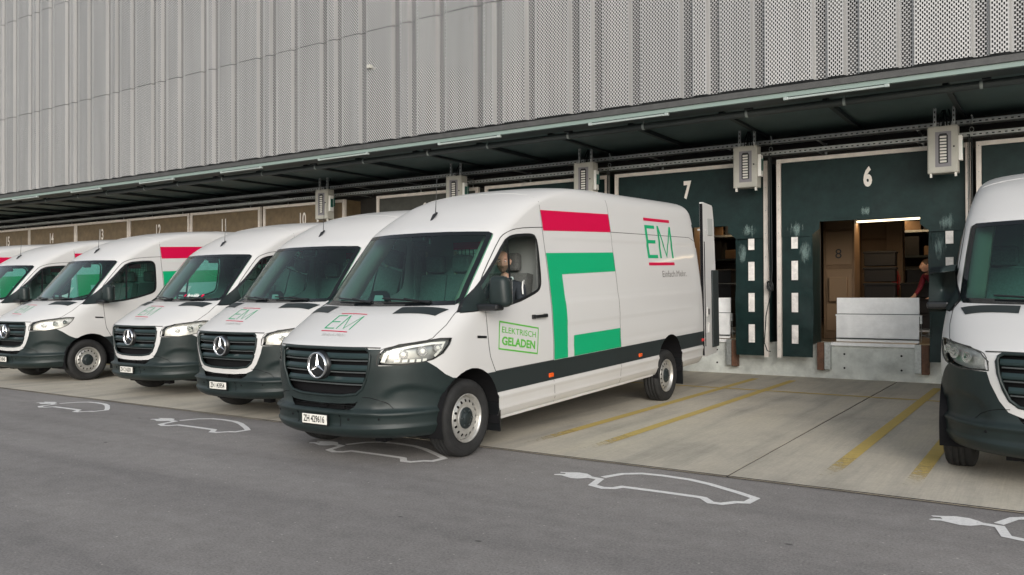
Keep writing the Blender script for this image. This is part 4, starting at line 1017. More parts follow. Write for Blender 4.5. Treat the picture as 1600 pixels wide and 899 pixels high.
# clutter on one dashboard
def in_van(root, local): return Matrix.Translation(root.location) @ root.rotation_euler.to_matrix().to_4x4() @ Vector(local)
for loc, size, col, nm, lab in (((-.30, .05, 1.375), (.16, .26, .05), (.50, .38, .10), 'cardboard_box', 'flat tan box on the dashboard behind the windscreen stickers'),
                                ((-.26, -.30, 1.37), (.12, .20, .045), (.30, .45, .10), 'green_folder', 'lime green folder on the dashboard beside the tan box')):
    m = MB(); m.box((-size[0]/2, -size[1]/2, 0), (size[0]/2, size[1]/2, size[2]), 0, .006); m.box((-size[0]*.3, -size[1]*.52, size[2]*.3), (size[0]*.3, size[1]*.52, size[2]*.45), 0)
    o = m.obj(nm, mat(nm, col, .7)); o.location = in_van(vanC, loc); o.rotation_euler = (0, RAKE, R(-84)); tag(o, lab, 'box' if 'box' in nm else 'folder')

# driver of the foremost van (van-local coordinates)
def driver():
    DY = .10
    J = [((-1.22, .44, 1.08), (.16, .14)), ((-1.25, .44, 1.28), (.15, .12)), ((-1.28, .44, 1.46), (.17, .12)), ((-1.28, .44, 1.60), (.06, .06)), ((-1.26, .44, 1.70), (.050, .050)),
         ((-1.27, .64, 1.53), (.070, .066)), ((-1.16, .72, 1.32), (.052, .050)), ((-.94, .70, 1.37), (.038, .036)), ((-.86, .66, 1.40), (.030, .022)), ((-.80, .64, 1.41), (.030, .018)),
         ((-1.27, .24, 1.53), (.070, .066)), ((-1.12, .16, 1.30), (.052, .050)), ((-.88, .26, 1.36), (.038, .036)), ((-.80, .28, 1.39), (.030, .022)), ((-.75, .29, 1.40), (.030, .018)),
         ((-1.10, .54, 1.06), (.09, .085)), ((-.68, .56, 1.10), (.065, .065)), ((-.50, .55, .75), (.05, .05)), ((-1.10, .34, 1.06), (.09, .085)), ((-.68, .32, 1.10), (.065, .065)), ((-.50, .33, .75), (.05, .05))]
    J = [((p[0][0]-.02, p[0][1]+DY, p[0][2]), p[1]) for p in J]
    Bn = [(0, 1), (1, 2), (2, 3), (3, 4), (2, 5), (5, 6), (6, 7), (7, 8), (8, 9), (2, 10), (10, 11), (11, 12), (12, 13), (13, 14), (0, 15), (15, 16), (16, 17), (0, 18), (18, 19), (19, 20)]
    for base, side in ((9, 1), (14, -1)):
        bx, by, bz = J[base][0]
        for k, (dy, ln) in enumerate(((-.024, .052), (-.008, .060), (.008, .056), (.024, .044))):
            i = len(J); J.append(((bx+.030, by+dy, bz+.004), (.009, .009))); J.append(((bx+.030+ln*.6, by+dy*1.15, bz-.006), (.008, .008))); J.append(((bx+.034+ln*.8, by+dy*1.15, bz-.030), (.007, .007)))
            Bn += [(base, i), (i, i+1), (i+1, i+2)]
        i = len(J); J.append(((bx, by-side*.034, bz-.004), (.010, .010))); J.append(((bx+.028, by-side*.046, bz-.014), (.008, .008))); Bn += [(base-1, i), (i, i+1)]
    def paint(c):
        if c.z > 1.575 and abs(c.y-.54) < .08: return 0
        if c.x > -.92 and c.z > 1.33: return 0
        return 4
    def heads(m): head_geo(m, (-1.255, .54, 1.80), (.85, .52, -.05), 0, 1, False, 1., 5)
    return skin_body('person', J, Bn, [SKIN, HAIR, DRL, INK, JACKET, BEARD], paint, 0, heads)
dp = meshobj('person', driver()); dp.location = in_van(vanA, (0, 0, 0)); dp.rotation_euler = (0, RAKE, R(-90))
tag(dp, 'balding driver in a dark jacket looking out of the open window of the foremost van', 'person')
m = MB(); m.tube([(-1.22, .45, 1.60), (-1.18, .52, 1.585), (-1.20, .62, 1.60), (-1.28, .64, 1.625)], .022, 7); m.obj('collar', COLLAR, dp)
m = MB(); pp = [(-1.36, .74, 1.555), (-1.30, .775, 1.60), (-1.24, .80, 1.585), (-1.19, .825, 1.53), (-1.16, .85, 1.46)]; m.tube(pp, .009, 6); m.obj('shoulder_piping', DRL, dp)

# ------------------------------------------------------------ ground
gme = MB(); gme.add([(-1500, -1500, 0), (1500, -1500, 0), (1500, 1500, 0), (-1500, 1500, 0)], [(0, 1, 2, 3)])
g = gme.obj('asphalt_yard', ASPH); tag(g, 'grey asphalt yard in front of the loading bays', None, None, 'structure')
EY = 6.57
ap = MB(); ap.add([(-45, EY, .004), (25, EY, .004), (25, 15.6, .004), (-45, 15.6, .004)], [(0, 1, 2, 3)])
apr = ap.obj('concrete_apron', JOINT); tag(apr, 'pale concrete apron divided by dark joints', None, None, 'structure')
xj = [-2.27+5.6*k for k in range(-8, 6)]
for i in range(len(xj)-1):
    for (ya, yb) in ((EY+.012, 10.70), (10.71, 15.5)):
        m = MB(); x0, x1 = xj[i]+.011, xj[i+1]-.011
        m.box((x0, ya, .002), (x1, yb, .012), 0); o = m.obj('concrete_slab', CONC, apr)
m = MB(); m.box((-45, EY-.010, .0135), (25, EY+.016, .0145)); m.obj('edge_joint', JOINT, apr)
# yellow bay lines
def yline(x, y0, y1, wd=.11, z=.016):
    m = MB(); n = 6
    m.add([(-wd/2, (y1-y0)*i/n, 0) for i in range(n+1)]+[(wd/2, (y1-y0)*i/n, 0) for i in range(n+1)], [(i, n+1+i, n+2+i, i+1) for i in range(n)])
    o = m.obj('yellow_line', YEL); o.location = (x, y0, z); return tag(o, None, None, None, 'structure')
for x in (-4.42, -3.78, -1.59, -.97, 1.60, 2.2): yline(x, 7.0, 14.3, .12)
for x in (-7.5, -10.5, -13.6, -17.0): yline(x, 8.6, 14.3, .12)
m = MB(); m.add([(-7.5, 0, 0), (2.0, 0, 0), (2.0, .10, 0), (-7.5, .10, 0)], [(0, 1, 2, 3)]); o = m.obj('yellow_line', YEL); o.location = (0, 12.55, .0165)
bpy.context.view_layer.update()
me = o.data
for v in me.vertices: v.co.y += 2.0
o.location.y -= 2.0
tag(o, None, None, None, 'structure')
# charging-bay symbols on the asphalt
PATH = [(-3.113, 6.024), (-3.035, 6.224), (-2.905, 6.326), (-2.727, 6.346), (-2.491, 6.328), (-2.304, 6.263), (-2.007, 6.103), (-1.863, 6.01), (-1.875, 5.854), (-1.945, 5.822), (-2.013, 5.723), (-2.092, 5.714), (-2.182, 5.814), (-2.217, 5.822), (-2.525, 5.822), (-2.834, 5.811), (-2.868, 5.734), (-2.944, 5.696), (-3.056, 5.735), (-3.102, 5.953), (-3.2, 5.969)]
PLUG = [(-3.505, 5.903), (-3.474, 5.942), (-3.429, 5.958), (-3.446, 5.998), (-3.487, 5.984), (-3.504, 6.012), (-3.434, 6.037), (-3.363, 6.077), (-3.281, 6.072), (-3.224, 6.027), (-3.19, 5.987), (-3.204, 5.93), (-3.261, 5.869), (-3.319, 5.856), (-3.387, 5.885), (-3.437, 5.903), (-3.486, 5.884)]
m = MB()
for v, f in ribbon_polys(PATH, .062): m.add([(a+2.66, b-6, 0) for a, b in v], f)
v, f = cdt(PLUG); m.add([(a+2.66, b-6, .0005) for a, b in v], f)
sym = m.mesh('road_marking', MARK)
MK = [(-2.66, 6.0, 1, 'white plugged-in car symbol painted on asphalt just left of the long concrete joint'), (.11, 6.17, 1, 'white plugged-in car symbol painted on asphalt at the right edge of the photo'), (-5.48, 5.93, 1, 'white plugged-in car symbol painted on asphalt partly under the foremost van'),
      (-8.29, 6.0, 1, 'white plugged-in car symbol painted on asphalt ahead of the second van from the front'), (-11.10, 6.05, .94, 'white plugged-in car symbol painted on asphalt farthest to the left')]
for i, (x, y, sc, lb) in enumerate(MK):
    o = meshobj('road_marking', sym); o.location = (x, y, .004); o.scale = (sc, 1, 1); tag(o, lb, 'road marking', 'plugged-in car symbols on the asphalt')

# ------------------------------------------------------------ building: upper cladding
XL, XRR = -40., 9.
fac = empty('warehouse_facade', (0, 12, 0)); tag(fac, 'long warehouse front of grey perforated ribbed metal above a dark canopy', 'building')
YF, YB_ = 11.80-12, 11.862-12
def panel_mesh(wf, h):
    """front face wf wide then a plain return and a recessed strip .20 wide"""
    m = MB(); rec = .20; mg = .012
    segs = [((0, YF), (mg, YF), 1), ((mg, YF), (wf-mg, YF), 0), ((wf-mg, YF), (wf, YF), 1), ((wf, YF), (wf+.022, YB_), 1), ((wf+.022, YB_), (wf+.04, YB_), 1), ((wf+.04, YB_), (wf+rec-.03, YB_), 2), ((wf+rec-.03, YB_), (wf+rec-.012, YB_), 1), ((wf+rec-.012, YB_), (wf+rec, YF), 1)]
    uvs = []; u = 0
    for a, b, mi in segs:
        L = math.hypot(b[0]-a[0], b[1]-a[1]); m.add([(a[0], a[1], 0), (b[0], b[1], 0), (b[0], b[1], h), (a[0], a[1], h)], [(0, 1, 2, 3)], mi)
        uvs += [(u, 0), (u+L, 0), (u+L, h), (u, h)]; u += L
    me = bpy.data.meshes.new('cladding_panel'); me.from_pydata(m.v, [], m.f); me.materials.append(PERF); me.materials.append(CLAD); me.materials.append(PERF2)
    me.polygons.foreach_set('material_index', m.m); uvl = me.uv_layers.new(name='UVMap')
    for p in me.polygons:
        for li in p.loop_indices: uvl.data[li].uv = uvs[me.loops[li].vertex_index]
    me.update(); return me
TYPES = [.405-.0, .845, .655]     # bay widths in repeat order, right to left
ROWZ = [(4.45, 6.585), (6.60, 9.34), (9.355, 12.0)]
pm = {(w_, r): panel_mesh(w_-.20, ROWZ[r][1]-ROWZ[r][0]) for w_ in TYPES for r in range(3)}
edges_r = [-.515]
x = -.515; k = 0
while x > XL: x -= TYPES[k % 3]*1.012; edges_r.append(x); k += 1
seq = [(edges_r[i+1], TYPES[i % 3]) for i in range(len(edges_r)-1)]
x = -.515; k = 2
while x < XRR: seq.append((x, TYPES[k % 3])); x += TYPES[k % 3]*1.012; k -= 1
for xe, w_ in seq:
    # panel starts with its recess at the previous right edge: front face begins .20 further on
    for r in range(3):
        o = meshobj('cladding_panel', pm[(w_, r)], fac, (xe+.22, random.uniform(-.003, .003), ROWZ[r][0])); o.rotation_euler = (0, 0, random.uniform(-.0025, .0025)); o.scale = (1.012, 1, 1)
m = MB(); m.box((XL, .22, 4.30), (XRR, .30, 12.5)); m.obj('backing_wall', BACKW, fac)
m = MB()

m = MB(); m.box((XL, -.16, 4.335), (XRR, .25, 4.42), 0); m.box((XL, -.06, 4.42), (XRR, .23, 4.435)); m.obj('fascia', FASC, fac)
m = MB(); m.box((-11.12, -.28, 5.85), (-11.03, -.20, 5.92), 0, .01); m.box((-11.10, -.20, 5.86), (-11.05, -.1, 5.9)); m.obj('wall_sensor', BOXM, fac)
# canopy
cano = empty('loading_canopy', (0, 12, 0)); tag(cano, 'dark steel canopy running the length of the loading bays', 'canopy')
m = MB(); m.box((XL, .0, 4.34), (XRR, 4.0, 4.335+.05)); m.obj('canopy_ceiling', CANOPY, cano)
x = -3.28+3.45*3
nb = 0
xx = -1.28
ribx = [(-1.28-k*1.56) for k in range(26)]+[.28, 1.84, 3.4]
for i, x in enumerate(ribx):
    m = MB(); m.box((-.035, .55, 4.27 if i % 2 else 4.295), (.035, 3.25, 4.339)); m.obj('canopy_rib', RIBM, cano, (x, 0, 0))
m = MB(); m.box((XL, -.13, 4.268), (XRR, -.06, 4.333)); m.obj('cable_duct', STRIP, cano)
m = MB(); m.box((XL, -.058, 4.27), (XRR, .28, 4.338)); m.obj('front_beam', PIPE, cano)
m = MB(); m.tube([(XL, .50, 4.235), (XRR, .50, 4.235)], .055, 10); m.obj('drain_pipe', PIPE, cano)
pc = MB(); pc.lathe([(.058, -.02), (.062, -.018), (.062, .018), (.058, .02)], 12, 0, 0); pc.box((-.012, -.02, .05), (.012, .02, .11)); clipm = pc.mesh('pipe_clip', TUBE)
for k in range(16): meshobj('pipe_clip', clipm, cano, (-1.0-1.56*k+(.0 if k % 2 else .15), .50, 4.235))
tb = MB(); tb.box((0, -.022, -.018), (1.32, .022, .012), 0, .006); tb.box((-.03, -.028, -.022), (.03, .028, .02), 0, .004); tb.box((1.29, -.028, -.022), (1.35, .028, .02), 0, .004); tbm_ = tb.mesh('tube_lamp', TUBE)
for k in range(12):
    x = -3.22-3.12*k; o = meshobj('tube_lamp', tbm_, cano, (x, -.11, 4.245))
meshobj('tube_lamp', tbm_, cano, (-.10, -.11, 4.245))
br = MB(); br.box((-.05, 0, -.03), (.05, .12, .03)); brm = br.mesh('beam_bracket', BLACK)
for k in range(12): meshobj('beam_bracket', brm, cano, (-3.9+1.56*2-3.12*k, .30, 4.29))

# lower wall with dock openings
FLOOR = .62
DOCKS = [(5, .42), (6, -2.66), (7, -5.82), (8, -8.97), (9, -12.15), (10, -16.22), (11, -19.36), (12, -22.43), (13, -25.46), (14, -28.48), (15, -31.45), (16, -34.45)]
OW, OZ = .92, 2.85
wal = MB()
segs = []; dx = sorted(c for n, c in DOCKS)
edges = [XL]+[e for c in dx for e in (c-OW, c+OW)]+[XRR]
for i in range(0, len(edges), 2): wal.box((edges[i], 15.30, FLOOR), (edges[i+1], 15.45, 4.338))
for c in dx: wal.box((c-OW, 15.305, OZ), (c+OW, 15.445, 4.338))
wo = wal.obj('upper_dock_wall', DARKW); tag(wo, 'dark wall between the dock openings under the canopy', 'wall')
bs = MB(); bs.box((XL, 15.05, 0.0), (XRR, 15.55, FLOOR-.003)); bo = bs.obj('dock_wall', CONCW); tag(bo, 'low raw concrete dock wall along the back of the apron', 'wall')
fl = MB(); fl.box((XL, 15.551, .3), (XRR, 30, FLOOR)); o = fl.obj('warehouse_floor', mat('warehouse_floor_paint', (.16, .13, .10), .5, noise=(2, .3))); tag(o, kind='structure')
hl_ = MB()
# formwork holes in the dock wall
for c in dx:
    for px in (-.45, .45):
        for pz in (.20, .44):
            hl_.lathe([(.0001, -.003), (.018, -.003)], 10, 0, 1, True, (c+px, 15.05, pz))
hl_.obj('tie_hole', MATTE, bo)

# trays
for z, y in ((4.15, 14.62), (3.955, 14.66)):
    m = MB(); L = XRR-XL
    t = empty('cable_tray', (XL, y, z)); tag(t, 'galvanised perforated cable tray, the %s of two along the dock wall' % ('upper' if z > 4 else 'lower'), 'cable tray', 'cable trays under the canopy')
    m.box((0, 0, -.035), (L, .004, .035)); m.box((0, 0, -.035), (L, .16, -.031)); m.obj('tray', GALV, t)
    m = MB()
    nx = int(22/.11)
    for i in range(nx):
        xa = L-9-16.5+i*.085
        m.box((xa, -.0015, -.012), (xa+.035, -.0005, .006)) if xa < L else None
    h = m.obj('tray_slot', MATTE, t); h['kind'] = 'stuff'
m = MB(); m.box((-.02, 0, -.045), (.02, .64, -.025)); m.box((-.02, 0, .145), (.02, .64, .165)); m.box((-.02, .60, -.06), (.02, .64, .19)); tbk = m.mesh('tray_bracket', GALV)
for k in range(24): meshobj('tray_bracket', tbk, t, (-1.9-1.55*k-XL, .04, 0))

# dock shelters
def extr(polys, y0, y1, name, mt, parent, mi=0):
    m = MB()
    for p in polys: m.prism(p, 1, y0, y1)
    return m.obj(name, mt, parent)
def shelter(num, c):
    CU = CURT if num < 9 else (CURT_HALF if num == 9 else CURT_SHEEN)  # higher bays get browner rubber: warm sky reflection painted into the colour
    t = empty('dock_shelter', (c, 14.75, 0))
    W = 1.50
    # header curtain with a notched lower edge (bevelled strip boxes butted together)
    hd = [(-W+.08, 3.775), (-W+.08, 2.475), (-.93, 2.475), (-.78, 2.60), (-.78, 2.72), (.78, 2.72), (.78, 2.60), (.93, 2.475), (W-.08, 2.475), (W-.08, 3.775)]
    v, f = cdt(hd); m = MB()
    bmx = bmesh.new(); bb = [bmx.verts.new((a, 0, b)) for a, b in v]
    for ff in f: bmx.faces.new([bb[i] for i in ff])
    for k in range(1, 14):
        bmesh.ops.bisect_plane(bmx, geom=list(bmx.faces)+list(bmx.edges)+list(bmx.verts), plane_co=(-W+.08+k*.21, 0, 0), plane_no=(1, 0, 0))
    for k in range(1, 7):
        bmesh.ops.bisect_plane(bmx, geom=list(bmx.faces)+list(bmx.edges)+list(bmx.verts), plane_co=(0, 0, 2.475+k*.2), plane_no=(0, 0, 1))
    rng = random.Random(num)
    ph = [rng.uniform(0, 6) for _ in range(4)]
    for q in bmx.verts:
        sag = (3.775-q.co.z)/1.3
        q.co.y = .012*sag*(math.sin(q.co.x*3.1+ph[0])+.6*math.sin(q.co.x*6.7+ph[1]))-.01*sag
    bmx.verts.index_update(); vs = [q.co[:] for q in bmx.verts]; fs = [[q.index for q in ff.verts] for ff in bmx.faces]; bmx.free()
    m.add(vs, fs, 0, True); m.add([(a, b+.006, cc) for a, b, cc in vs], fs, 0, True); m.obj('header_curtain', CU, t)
    for s in (1, -1):
        x0, x1 = s*(W-.08), s*.905
        m = MB(); n = 10; nz_ = 14; vs = []
        for j in range(nz_+1):
            z = .38+(2.50-.38)*j/nz_
            for i in range(n+1):
                x = x0+(x1-x0)*i/n; dy = .018*math.sin(z*4+ph[2]+s)*(i/n)+.012*math.sin(z*9+x*5+ph[3])*(i/n)
                vs.append((x+.01*math.sin(z*3+ph[0])*(i/n), .025+dy, z))
        fs = [(j*(n+1)+i, j*(n+1)+i+1, (j+1)*(n+1)+i+1, (j+1)*(n+1)+i) for j in range(nz_) for i in range(n)]
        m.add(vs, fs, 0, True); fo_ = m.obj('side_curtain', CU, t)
        # return of the cushion into the opening
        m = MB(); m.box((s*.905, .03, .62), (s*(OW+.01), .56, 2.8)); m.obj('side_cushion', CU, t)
        for (za, zb) in ((2.27, 2.47), (1.72, 2.055), (1.16, 1.496), (.611, .936)):
            m = MB(); xs = s*1.20; m.box((xs-.055, -.003, za), (xs+.055, .001, zb)); m.obj('marker_strip', WSTRIPE, t)
        m = MB(); m.box((s*(W-.07), -.03, .36), (s*W, .05, 3.845), 0); m.obj('frame_post', FRAME, t)
        m = MB()
        for i in range(9): m.lathe([(.0001, -.034), (.008, -.033), (.009, -.03)], 8, 0, 1, True, (s*(W-.035), 0, .5+i*.41))
        m.obj('frame_rivet', GALV, t)
        # rubbed patches where vans have leant on the rubber
    m = MB(); m.box((-W+.071, -.028, 3.778), (W-.071, .048, 3.845)); m.obj('frame_head', FRAME, t)
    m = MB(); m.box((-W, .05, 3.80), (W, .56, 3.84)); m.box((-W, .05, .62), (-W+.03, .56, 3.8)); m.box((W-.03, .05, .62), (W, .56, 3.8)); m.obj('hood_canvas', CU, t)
    v, f = text_mesh(str(num), 1, .045 if num < 10 else .022); h = max(b for a, b in v)-min(b for a, b in v); sc = .345/h; n = len(str(num))
    cz = (max(b for a, b in v)+min(b for a, b in v))/2
    m = MB(); m.add([(a*sc*(.62 if n == 1 else .60), -.022, 3.43+(b-cz)*sc) for a, b in v], f); m.obj('bay_number', NUMP, t)
    if num in (5, 6, 7):
        for (xx_, zz_, ww_, hh_, yy_) in ((-1.17, 2.60, .30, .30, -.030), (-1.02, 2.20, .24, .46, -.012), (1.17, 2.62, .28, .30, -.030), (1.05, 2.22, .22, .44, -.012), (-.03, 2.86, .20, .16, -.034)):
            m = MB(); m.add([(-ww_/2, 0, -hh_/2), (ww_/2, 0, -hh_/2), (ww_/2, 0, hh_/2), (-ww_/2, 0, hh_/2)], [(0, 1, 2, 3)]); m.obj('scuff', SCUFF, t, (xx_, yy_, zz_))
    # bumpers below
    for s in (1, -1):
        m = MB(); m.box((s*.82-.055, .17, .155), (s*.82+.055, .30, .635), 0, .006)
        for zz in (.22, .57): m.lathe([(.0001, .163), (.014, .163), (.015, .17)], 10, 0, 1, True, (s*.82, 0, zz))
        m.obj('dock_bumper', RUST, t)
        m = MB(); m.box((s*.82-.06*s, .20, .17), (s*.82-.16*s, .30, .64), 0, .004); m.obj('bumper_bracket', GALV, t)
    m = MB(); m.box((-.66, .26, .585), (.66, .30, .635)); m.box((-.66, .29, .62), (.66, .80, .640)); m.obj('dock_sill', ALU, t)
    return t
SHL = {5: 'dock shelter behind the van that is cut by the right photo edge', 6: 'teal rubber dock shelter marked 6, open above an upright aluminium plate',
 7: 'teal rubber dock shelter marked 7 behind the open rear door of the foremost van', 8: 'dock shelter whose top frame shows over the middle of the foremost van roof',
 9: 'dock shelter whose pale frame corner rises above the front of the foremost van roof', 10: 'brownish dock shelter marked 10, left of the leftmost hanging cabinet',
 11: 'brownish dock shelter marked 11, left of the one marked 10', 12: 'brownish dock shelter marked 12, above the van with the dark side window',
 13: 'brownish dock shelter marked 13, wrinkled at its right corner', 14: 'brownish dock shelter marked 14, second visible from the left photo edge',
 15: 'brownish dock shelter marked 15 at the left photo edge', 16: 'last dock shelter beyond the left photo edge, past the one marked 15'}
for num, c in DOCKS:
    o = shelter(num, c); tag(o, SHL[num], 'dock shelter', 'numbered dock shelters')
# raised aluminium dock plates
def dock_plate():
    t = empty('dock_plate')
    m = MB(); m.box((-.655, .30, 1.135), (.64, .335, 1.41), 0, .006); m.obj('upper_lip', ALU, t)
    m = MB(); m.box((-.66, .28, .66), (.635, .32, 1.10))
    for k in range(8): m.box((-.655, .272, .745+k*.045), (.63, .281, .752+k*.045))
    m.box((-.67, .27, 1.095), (.645, .34, 1.125)); m.obj('lower_leaf', ALU, t)
    m = MB(); m.box((-.67, .262, .705), (.645, .279, .725)); m.box((-.66, .29, 1.1255), (.64, .33, 1.134)); m.obj('hinge_bar', TRIM, t)
    m = MB(); m.tube([(.665, .30, 1.10), (.66, .33, .80), (.64, .45, .66)], .008, 6); m.tube([(.66, .33, .80), (.80, .40, .74)], .008, 6); m.box((.645, .28, .98), (.68, .33, 1.12)); m.obj('support_stay', GALV, t)
    return t
dp0 = dock_plate(); dp0.location = (-2.575, 14.75, 0); tag(dp0, 'ribbed aluminium dock plate standing upright in the opening of bay 6', 'dock plate', 'upright dock plates')
dp1 = clone(dp0); dp1.location = (-5.75, 14.75, 0); tag(dp1, 'ribbed aluminium dock plate in the opening of bay 7 beside the open van door', 'dock plate', 'upright dock plates')

# posts/cables and cabinets between the shelters
def cabinet():
    t = empty('control_cabinet')
    m = MB(); m.box((-.23, 0, -.36), (.19, .22, .36), 0, .008); m.obj('cabinet_body', BOXM, t)
    m = MB(); m.box((-.215, -.012, -.345), (.175, -.001, .345), 0, .004); d = m.obj('cabinet_door', BOXM, t)
    m = MB(); m.box((-.12, -.016, -.27), (.10, -.0125, .27), 0, .001); m.obj('vent_plate', BOXL, d)
    m = MB(); m.prism([(-.065, -.22), (.045, -.22), (.055, -.205), (.055, .205), (.035, .24), (-.055, .24), (-.075, .205), (-.075, -.205)], 1, -.019, -.0165); m.obj('vent_recess', BLACK, d)
    m = MB()
    for k in range(9): m.box((-.055, -.024, -.205+k*.047), (.035, -.0195, -.175+k*.047), 0, .002)
    m.obj('vent_slot', PLATE, d)
    m = MB(); m.lathe([(.014, -.02), (.014, -.012), (.0001, -.02)], 10, 0, 1, True, (.135, 0, .03)); m.obj('lock', BLACK, d)
    m = MB(); m.box((.191, .03, -.18), (.245, .15, .20), 0, .006); m.obj('socket_box', DRL, t)
    m = MB(); m.box((.2455, .05, -.08), (.25, .13, .12)); m.box((.192, .151, -.05), (.24, .20, .15)); m.obj('socket_screen', GREENL, t)
    m = MB(); m.box((-.20, .02, -.42), (-.17, .06, -.36)); m.box((.14, .02, -.42), (.17, .06, -.36)); m.obj('foot_bracket', PLATE, t)
    m = MB()
    for x in (-.13, .13): m.box((x-.02, .04, .36), (x+.02, .08, .80)); m.box((x-.05, -.02, .78), (x+.07, .10, .80))
    m.obj('hanger', GALV, t)
    m = MB()
    for x in (-.13, .13):
        for k in range(5): m.box((x-.008, .038, .42+k*.075), (x+.008, .0395, .455+k*.075))
    h = m.obj('hanger_slot', MATTE, t)
    m = MB()
    for i in range(5):
        a = -.08+i*.035; m.tube([(a, .15, .36), (a+.02*math.sin(i*2), .18, .50), (a+.05*math.cos(i), .28, .72), (a, .5, .80)], .012, 6)
    m.tube([(-.03, .12, .36), (-.02, .10, .46), (.04, .09, .50), (.10, .12, .45), (.12, .16, .36)], .008, 6); m.obj('cable_bundle', CABLE, t)
    return t
cab = cabinet()
CB = [(-1.47, 'largest grey control cabinet, right of the shelter marked 6'), (-4.53, 'grey control cabinet between the shelters marked 6 and 7, green screen at its side'), (-7.72, 'grey control cabinet above the rear roof of the foremost van, left of shelter 7'), (-10.90, 'grey control cabinet half hidden behind the middle of the foremost van roof'), (-14.95, 'grey control cabinet beside the shelter marked 10, leftmost of five')]
for i, (x, lb) in enumerate(CB):
    o = cab if i == 0 else clone(cab); o.location = (x, 14.20, 3.69); tag(o, lb, 'control cabinet', 'control cabinets hanging from the canopy')
# cables, each bundle with its coil, hanging beside the shelters
def cable_drop():
    t = empty('cable_drop'); m = MB()
    m.tube([(0, 0, 3.95), (0, 0, 3.2), (.005, -.02, 2.2), (0, 0, 1.55)], .010, 6)
    m.tube([(.03, 0, 3.90), (.035, 0, 3.0), (.04, 0, 1.9), (.02, -.02, 1.5), (-.06, -.03, 1.1), (-.10, 0, .62), (-.05, 0, .48), (.01, 0, .47)], .009, 6)
    m.tube([(-.02, 0, 3.9), (-.02, 0, 2.4), (.0, 0, 1.7)], .007, 6); m.obj('cable', CABLE, t)
    m = MB()
    for k in range(4): m.tube([(.01+.05*math.cos(a+k), -.03+.01*k, 1.62+.085*math.sin(a)) for a in [i*math.pi/6 for i in range(13)]], .011, 5)
    m.obj('cable_coil', CABLE, t)
    m = MB(); m.tube([(.03, 0, 4.10), (.045, 0, 4.20), (.03, 0, 4.25)], .012, 6); m.tube([(.03+.03*math.cos(a), 0, 4.02+.04*math.sin(a)) for a in [i*math.pi/5 for i in range(11)]], .006, 5); m.obj('hook', GALV, t)
    return t
cd = cable_drop()
for i, (x, lb) in enumerate([(-4.25, 'black cables with a coil hanging in the gap between shelters 6 and 7'), (-1.16, 'black cables hanging under the largest cabinet, right of shelter 6'), (-7.40, 'black cable hanging left of shelter 7 above the van roof')]):
    o = cd if i == 0 else clone(cd); o.location = (x, 14.60, .0); tag(o, lb, 'cables', 'cables hanging between the bays')

# ------------------------------------------------------------ inside the warehouse
inn = MB(); inn.box((XL, 29.9, FLOOR), (XRR, 30, 5)); inn.box((XL, 15.46, 4.40), (XRR, 30, 4.5)); inn.box((XL-.1, 15.4, 0), (XL, 30, 4.5)); inn.box((XRR, 15.4, 0), (XRR+.1, 30, 4.5))
o = inn.obj('warehouse_inner_walls', INNER); tag(o, 'dim brown walls deep inside the warehouse', 'wall')
rf = MB(); rf.box((XL, 12.3, 12.5), (XRR, 30, 12.6)); rf.box((XL, 29.95, 4.5), (XRR, 30.05, 12.5)); rf.obj('warehouse_roof', BACKW, fac, (0, -12, 0))
def cupboard(loc, w_, d_, h, txt, lab):
    t = empty('number_cabinet', loc); m = MB(); m.box((-w_/2, 0, 0), (w_/2, d_, h), 0, .01); m.obj('carcass', WARMW, t)
    m = MB(); m.box((-w_/2+.05, -.02, h*.06), (w_/2-.05, -.001, h*.52), 0, .008); m.box((-w_/2+.05, -.02, h*.55), (w_/2-.05, -.001, h*.80), 0, .008); m.box((-w_/2+.05, -.02, h*.82), (w_/2-.05, -.001, h*.96), 0, .008); m.obj('door_leaf', WARMB, t)
    if txt:
        v, f = text_mesh(txt, .26, .0); m = MB(); m.add([(a, -.024, h*.63+b) for a, b in v], f); m.obj('number', INK, t)
        m = MB(); m.box((-w_*.28, -.12, h*.28), (w_*.30, -.03, h*.46), 0, .01); m.obj('switch_box', WARMB, t)
    tag(t, lab, 'cabinet'); return t
cupboard((-3.50, 16.5, FLOOR), .56, .5, 2.55, '8', 'tall warm-lit cabinet marked 8 just inside bay 6')
cupboard((-3.33, 19.2, FLOOR), .62, .6, 2.5, '', 'tall pale cabinet deeper inside, behind the stacked dark crates')
cupboard((-6.75, 16.7, FLOOR), .60, .5, 2.6, '', 'tall brown cabinet inside bay 7')
def trolley(loc, n, lab, tilt=0.):
    t = empty('crate_stack', loc); t.rotation_euler = (0, 0, R(tilt))
    for k in range(n):
        m = MB(); z0 = .16+k*.31; m.box((-.28, -.2, z0), (.28, .2, z0+.29), 0, .012); m.box((-.30, -.22, z0+.245), (.30, .22, z0+.275), 0, .005); m.obj('crate', CRATE, t)
    m = MB(); m.box((-.3, -.22, .10), (.3, .22, .14)); 
    for a in (-.24, .24):
        for b in (-.16, .16): m.lathe([(.0001, -.015), (.05, -.015), (.05, .015), (.0001, .015)], 12, 0, 1, True, (a, b, .05))
    m.obj('dolly', GALV, t); tag(t, lab, 'crate stack', 'stacked crates inside the warehouse'); return t
trolley((-2.95, 17.6, FLOOR), 5, 'tall stack of dark crates in the middle of the bay 6 opening', 4)
trolley((-2.35, 18.2, FLOOR), 3, 'lower stack of dark crates right of the middle in the bay 6 opening', -8)
trolley((-2.50, 19.6, FLOOR), 4, 'tilted far stack of dark crates in the bay 6 opening', 14)
trolley((-6.05, 17.2, FLOOR), 4, 'stack of dark crates in the bay 7 opening', 3)
trolley((-6.75, 18.9, FLOOR), 3, 'far stack of dark crates in the bay 7 opening', 9)
